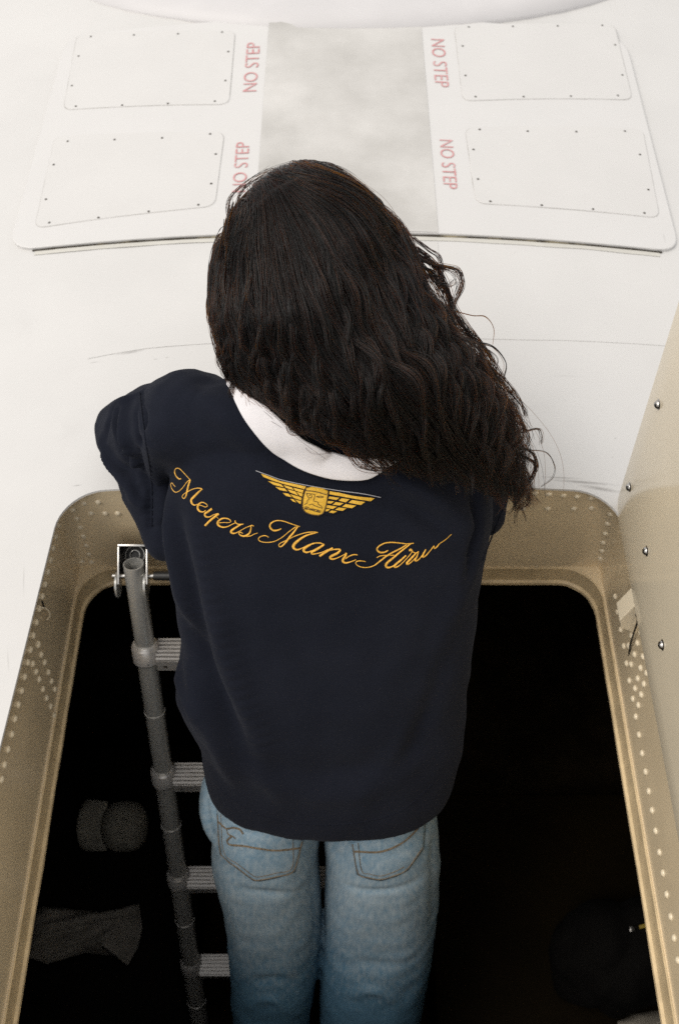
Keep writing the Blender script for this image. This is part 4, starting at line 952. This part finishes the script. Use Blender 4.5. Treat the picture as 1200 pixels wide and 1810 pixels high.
# curls and wisps that stand off the right side and the crown, each with its own run
def wisp(ctrl, d0, d1, k, spread, rad=.00030):
    P = spline(ctrl, NP); dd = np.linspace(d0, d1, NP)
    for j in range(k):
        o = rng.normal(size=2) * spread; q = P + o * (np.linspace(.3, 1, NP)[:, None]) + np.stack([np.sin(v * 7 + j) * spread * .5, np.cos(v * 6 + j) * spread * .5], 1)
        strands.append(to3(q, dd + rng.normal() * .003)[None]); radii.append((rad * (1 - .5 * v ** 2))[None])
W_ = [([(722, 425), (745, 460), (790, 472), (812, 480), (818, 505), (806, 530), (800, 550), (796, 580)], 14, 2.2), ([(735, 450), (770, 470), (800, 476), (812, 495), (805, 520)], 10, 3), ([(730, 420), (755, 440), (775, 455), (780, 480), (772, 505)], 9, 3), ([(745, 470), (765, 480), (775, 500), (790, 505), (803, 495)], 9, 2.5),
      ([(740, 460), (760, 490), (778, 520), (790, 560), (800, 590)], 16, 5), ([(805, 550), (835, 558), (858, 560), (872, 580), (870, 608)], 2, .8), ([(790, 560), (830, 600), (870, 612), (893, 640), (890, 665), (880, 690)], 6, 2), ([(800, 590), (840, 606), (872, 630), (874, 650), (862, 675)], 6, 2.5),
      ([(795, 600), (830, 620), (862, 645), (888, 690), (900, 720), (888, 740)], 14, 4), ([(830, 630), (870, 660), (900, 690), (925, 720), (930, 735)], 8, 3), ([(870, 650), (900, 680), (918, 705), (928, 735)], 6, 2),
      ([(890, 770), (920, 765), (948, 758), (956, 768), (955, 785)], 7, 1.5), ([(880, 780), (915, 790), (940, 800), (948, 825), (935, 850), (942, 868)], 12, 3), ([(895, 790), (930, 795), (965, 800), (980, 825), (975, 845), (955, 860)], 2, .8),
      ([(900, 790), (925, 805), (945, 820), (940, 845), (928, 862), (935, 885), (920, 898)], 12, 3), ([(900, 820), (912, 850), (908, 875), (912, 900), (925, 890)], 8, 2), ([(890, 800), (915, 830), (925, 855), (915, 880)], 12, 4), ([(905, 720), (925, 750), (935, 775), (925, 800)], 8, 3),
      ([(735, 440), (765, 465), (785, 500), (800, 545), (830, 590), (870, 650), (905, 710), (925, 770)], 26, 8), ([(760, 480), (790, 520), (805, 570), (850, 610), (880, 670)], 18, 7)]
for c, k, s in W_:
    e = np.array(c[-1], float)[None]; wisp(c, float(depth(np.array([c[0]], float))[0]) + .004, 1.205 + .0003 * max(0, c[-1][0] - 760), int(k * 1.5), s, .00030)
for c in [[(425, 400), (405, 380), (408, 350), (440, 322), (480, 300)], [(435, 395), (418, 370), (430, 335), (470, 308), (520, 290)], [(470, 315), (510, 292), (560, 288), (600, 300), (640, 330)], [(490, 305), (540, 288), (590, 296), (625, 318)], [(520, 300), (570, 290), (610, 305), (660, 345)],
          [(425, 405), (398, 412), (380, 440), (371, 490), (372, 560), (388, 620)], [(418, 410), (391, 428), (375, 480), (372, 530), (378, 600), (398, 650)], [(400, 440), (378, 500), (376, 560), (392, 620), (412, 670)], [(395, 600), (404, 650), (424, 690), (448, 720)], [(620, 330), (680, 370), (720, 430), (735, 470)], [(640, 340), (700, 385), (730, 440)]]:
    wisp(c, 1.20, 1.21, 14, 3.5, .00020)
for c in [[(600, 760), (618, 800), (640, 826), (690, 832)], [(610, 770), (635, 805), (670, 830), (690, 828)], [(640, 780), (660, 805), (686, 826)], [(590, 770), (625, 800), (650, 820)]]:
    P = spline(c, NP)
    for j in range(12):
        q = P + rng.normal(size=2) * 4; strands.append(to3(q, depth(q) + .004)[None]); radii.append(np.full((1, NP), .00026))
# hair that leaves the parting away from the camera, over the far side of the crown
def over_crown(nc, per_c):
    HRi = np.array(HR)
    for c in range(nc):
        f = rng.random(); k = f * 8; root = guide(np.array([k]))[0][0:1] + rng.normal(size=(1, 2)) * 9
        w0 = to3(root, depth(root))[0]; r0 = ((w0 - EC) @ HRi) / ERad; r0 /= np.linalg.norm(r0)
        tgt = np.array([-.95 + 1.15 * f, .55 + .4 * f, -.05 + .25 * f]) + rng.normal(size=3) * .12; tgt -= r0 * (tgt @ r0); tgt /= np.linalg.norm(tgt)
        side_ = np.cross(r0, tgt)
        for j in range(per_c):
            a_ = v * rng.uniform(1.0, 1.9); lift_ = .955 + .03 * rng.random() - .13 * np.sin(np.clip(a_, 0, 1.57))
            o2 = rng.normal() * .05
            P_ = (np.cos(a_)[:, None] * (r0 + side_ * o2) + np.sin(a_)[:, None] * (tgt + side_ * (o2 + .04 * rng.normal()))) * lift_[:, None]
            strands.append((EC + (P_ * ERad) @ HRi.T)[None]); radii.append(np.full((1, NP), .00034))
over_crown(90, 18)
# the far side of the head: hair falling beside the face
nf = 1500
u = rng.random(nf); sgn = np.where(rng.random(nf) < .5, -1, 1); tt = v[None]
HRn = np.array(HR); HC = np.array(HEAD)
ang = rng.uniform(-.4, 1.25, nf)[:, None]; th = np.clip(tt * 2.2, 0, 1.75) * np.ones((nf, 1))
lx = sgn[:, None] * np.sin(th) * (.098 + .012 * rng.random((nf, 1))) * np.cos(ang * .75); ly = np.sin(ang) * .100 * np.ones_like(tt); lz = np.cos(th) * .105
ly = ly - .03 * tt
Wf = HC + (np.stack([lx, np.broadcast_to(ly, lx.shape), lz], -1) @ HRn.T)
Wf[..., 2] -= np.clip(tt - .45, 0, 1) * .16; Wf[..., 0] += .02 * np.clip(tt - .4, 0, 1) * sgn[:, None]
strands.append(Wf); radii.append(np.full((nf, NP), .0003))

# hair underlayer: a closed dark mass below the strands
uu = np.linspace(0.15, 7.85, 34); B = guide(uu)[:, :int(NP * .93)]
front = to3(B, depth(B) + .020); back = to3(B, depth(B) + .062)
nu, nv = B.shape[:2]; V = [tuple(p) for p in front.reshape(-1, 3)] + [tuple(p) for p in back.reshape(-1, 3)]; F = []
def vi(i, j, s): return s * nu * nv + i * nv + j
for i in range(nu - 1):
    for j in range(nv - 1):
        F.append((vi(i, j, 0), vi(i, j + 1, 0), vi(i + 1, j + 1, 0), vi(i + 1, j, 0))); F.append((vi(i, j, 1), vi(i + 1, j, 1), vi(i + 1, j + 1, 1), vi(i, j + 1, 1)))
for i in range(nu - 1):
    for j in (0, nv - 1): F.append((vi(i, j, 0), vi(i + 1, j, 0), vi(i + 1, j, 1), vi(i, j, 1)))
for j in range(nv - 1):
    for i in (0, nu - 1): F.append((vi(i, j, 0), vi(i, j + 1, 0), vi(i, j + 1, 1), vi(i, j, 1)))
hc_me = melt('hair', [(V, F), ellipsoid_vf(hd(0, -.012, .020), (.084, .094, .090), HR)], .006, 5)
hair = per(link('hair', hc_me, 'haircore')); hair['label'] = 'long wavy dark brown hair swept over the right shoulder'
S = np.concatenate(strands); RD = np.concatenate(radii)
hcv = bpy.data.hair_curves.new('hair_strands'); hcv.add_curves([NP] * len(S))
hcv.attributes['position'].data.foreach_set('vector', np.ascontiguousarray(S, dtype=np.float32).ravel())
ra = hcv.attributes.get('radius') or hcv.attributes.new('radius', 'FLOAT', 'POINT')
ra.data.foreach_set('value', np.ascontiguousarray(RD, dtype=np.float32).ravel())
hcv.materials.append(M['hair'])
hso = bpy.data.objects.new('hair_strands', hcv); C.objects.link(hso); hso.parent = hair; hso['kind'] = 'stuff'

# ------------------------------------------------------------------ things in the dark cabin
def crumple(name, c, rad, m, seed, amp=.02, parent=None, fq=14, rot=None, base=None):
    me = melt(name, [ellipsoid_vf(c, rad, rot, 24, 16)] + (base or []), .008, 2); co, no = get_co(me), get_no(me)
    d = np.array([amp * (abs(noise.noise(Vector((p[0] * fq + seed, p[1] * fq * .7, p[2] * fq)))) * 2 - .4) + amp * .4 * noise.noise(Vector(p) * fq * 2.6) for p in co]); set_co(me, co + no * d[:, None])
    return link(name, me, m, parent)
zs = -1.30
sl_ = empty('padded_bench', (-.62, .62, ZF)); tag(sl_, 'dark padded bench with a backrest under the left hatch edge, below the grey cap', 'bench')
def seat(root, has_back, x0, x1, y0, y1, ztop, m):
    r = root.location
    o = box('cushion', ((x0 + x1) / 2, (y0 + y1) / 2, ztop - .06), (x1 - x0, y1 - y0, .12), m, None, .03); o.parent = root; o.location = -r
    o = box('base', ((x0 + x1) / 2, (y0 + y1) / 2, (ztop - .12 + ZF) / 2), (x1 - x0 - .06, y1 - y0 - .06, ztop - .12 - ZF), m, None, .01); o.parent = root; o.location = -r
    if not has_back: return
    o = box('backrest', ((x0 + x1) / 2, y1 + .05, ztop + .22), (x1 - x0, .10, .50), m, None, .035); o.parent = root; o.location = -r
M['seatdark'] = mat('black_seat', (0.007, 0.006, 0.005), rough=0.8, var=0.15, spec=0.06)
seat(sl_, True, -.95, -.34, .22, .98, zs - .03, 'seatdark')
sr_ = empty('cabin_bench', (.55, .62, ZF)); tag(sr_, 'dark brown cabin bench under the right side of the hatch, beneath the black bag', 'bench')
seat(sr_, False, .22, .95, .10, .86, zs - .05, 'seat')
# grey cap
cc = at_z(200, 1462, zs + .06); cap = empty('cap', cc - Vector((0, 0, .06))); tag(cap, 'grey cap lying in the dark cabin left of the ladder', 'cap')
cz = Vector((.10, -.45, .88)).normalized(); cx_ = (Vector((1, 0, 0)) - cz * cz.x).normalized(); cy_ = cz.cross(cx_)
def cpt(a, b, c): return cx_ * a + cy_ * b + cz * c + Vector((0, 0, .06))
cr_ = []
for k in range(11):
    a = R(90) * k / 10; rr = math.cos(a) ** .8 if k < 10 else .02
    cr_.append([cpt(.028 + .058 * rr * math.cos(t), .066 * rr * math.sin(t) + .004 * math.sin(3 * t) * rr, .058 * math.sin(a) - .012 + .003 * math.cos(6 * t) * math.sin(2 * a)) for t in np.linspace(0, 2 * math.pi, 36, endpoint=False)])
V, F = loft(cr_, True, True, True); link('crown', mesh_of('crown', V, F), 'cap', cap)
br = []
for q in np.linspace(0, 1, 6):
    br.append([cpt(-.016 - .070 * q * (.72 + .28 * math.cos(a)), (.060 + .006 * q) * math.sin(a), -.010 + .016 * q * math.cos(a) - .030 * q * math.sin(a) ** 2) for a in np.linspace(R(-80), R(80), 18)])
V, F = loft(br, False); bo = link('brim', mesh_of('brim', V, F), 'cap', cap); md = bo.modifiers.new('s', 'SOLIDIFY'); md.thickness = .003
v, f = ellipsoid_vf(cpt(.028, 0, .047), (.007, .007, .004), None, 10, 8); link('button', mesh_of('button', v, f), 'cap', cap)
# crumpled grey garment
def drape(name, border, z0, m, seed, hgt, ang, parent=None):
    B = [at_z(x, y, z0) for x, y in border]; B = [Vector((p.x, p.y)) for p in B]; E = []
    for i in range(len(B)): E += [B[i].lerp(B[(i + 1) % len(B)], j / 9) for j in range(9)]
    c = sum(E, Vector((0, 0))) / len(E); L = []; ca, sa = math.cos(ang), math.sin(ang)
    def h(p, s_):
        u_, w_ = (p.x * ca + p.y * sa), (-p.x * sa + p.y * ca)
        n1 = 1 - abs(noise.noise(Vector((u_ * 5 + seed, w_ * 22, seed)))) * 2; n2 = noise.noise(Vector((u_ * 14, w_ * 40, seed + 4)))
        return z0 + (1 - s_ ** 5) * (hgt * (.45 + .55 * n1) + .006 * n2)
    for k in range(19):
        s_ = max(.01, k / 18); L.append([(lambda p: (p.x, p.y, h(p, s_)))(c + (e - c) * s_) for e in E])
    V, F = loft(L, True, True, False); return link(name, mesh_of(name, V, F), m, parent)
gar = drape('garment', [(48, 1625), (75, 1602), (120, 1606), (185, 1612), (246, 1598), (252, 1640), (244, 1675), (226, 1706), (196, 1688), (150, 1684), (84, 1704), (46, 1690)], zs, 'grey_cloth', 3.1, .050, .25)
tag(gar, 'crumpled grey garment lying on the dark bench at lower left', 'garment')
# black bag with a yellow tag, pale cloth in front of it
pb = at_z(1092, 1690, zs + .05)
bag = empty('bag', pb - Vector((0, 0, .11))); tag(bag, 'round black bag with a yellow tag on the right cabin bench', 'bag')
bo = crumple('bag_body', Vector((0, 0, .11)), (.155, .125, .115), 'bag', 9, .022, bag, 9)
pt = at_z(1140, 1636, zs + .165) - bag.location
o = box('tag', pt, (.030, .008, .004), 'yellow', bag, .001, Matrix.Rotation(R(14), 4, 'Z') @ Matrix.Rotation(R(20), 4, 'X'))
o = box('buckle', pt + Vector((-.030, -.006, -.002)), (.012, .012, .004), 'steel', bag, .001)
tag(drape('cloth', [(1090, 1806), (1120, 1792), (1160, 1786), (1215, 1790), (1230, 1830), (1180, 1870), (1100, 1860)], zs - .045, 'pale', 21, .05, .8), 'pale crumpled cloth below the black bag at lower right', 'cloth')
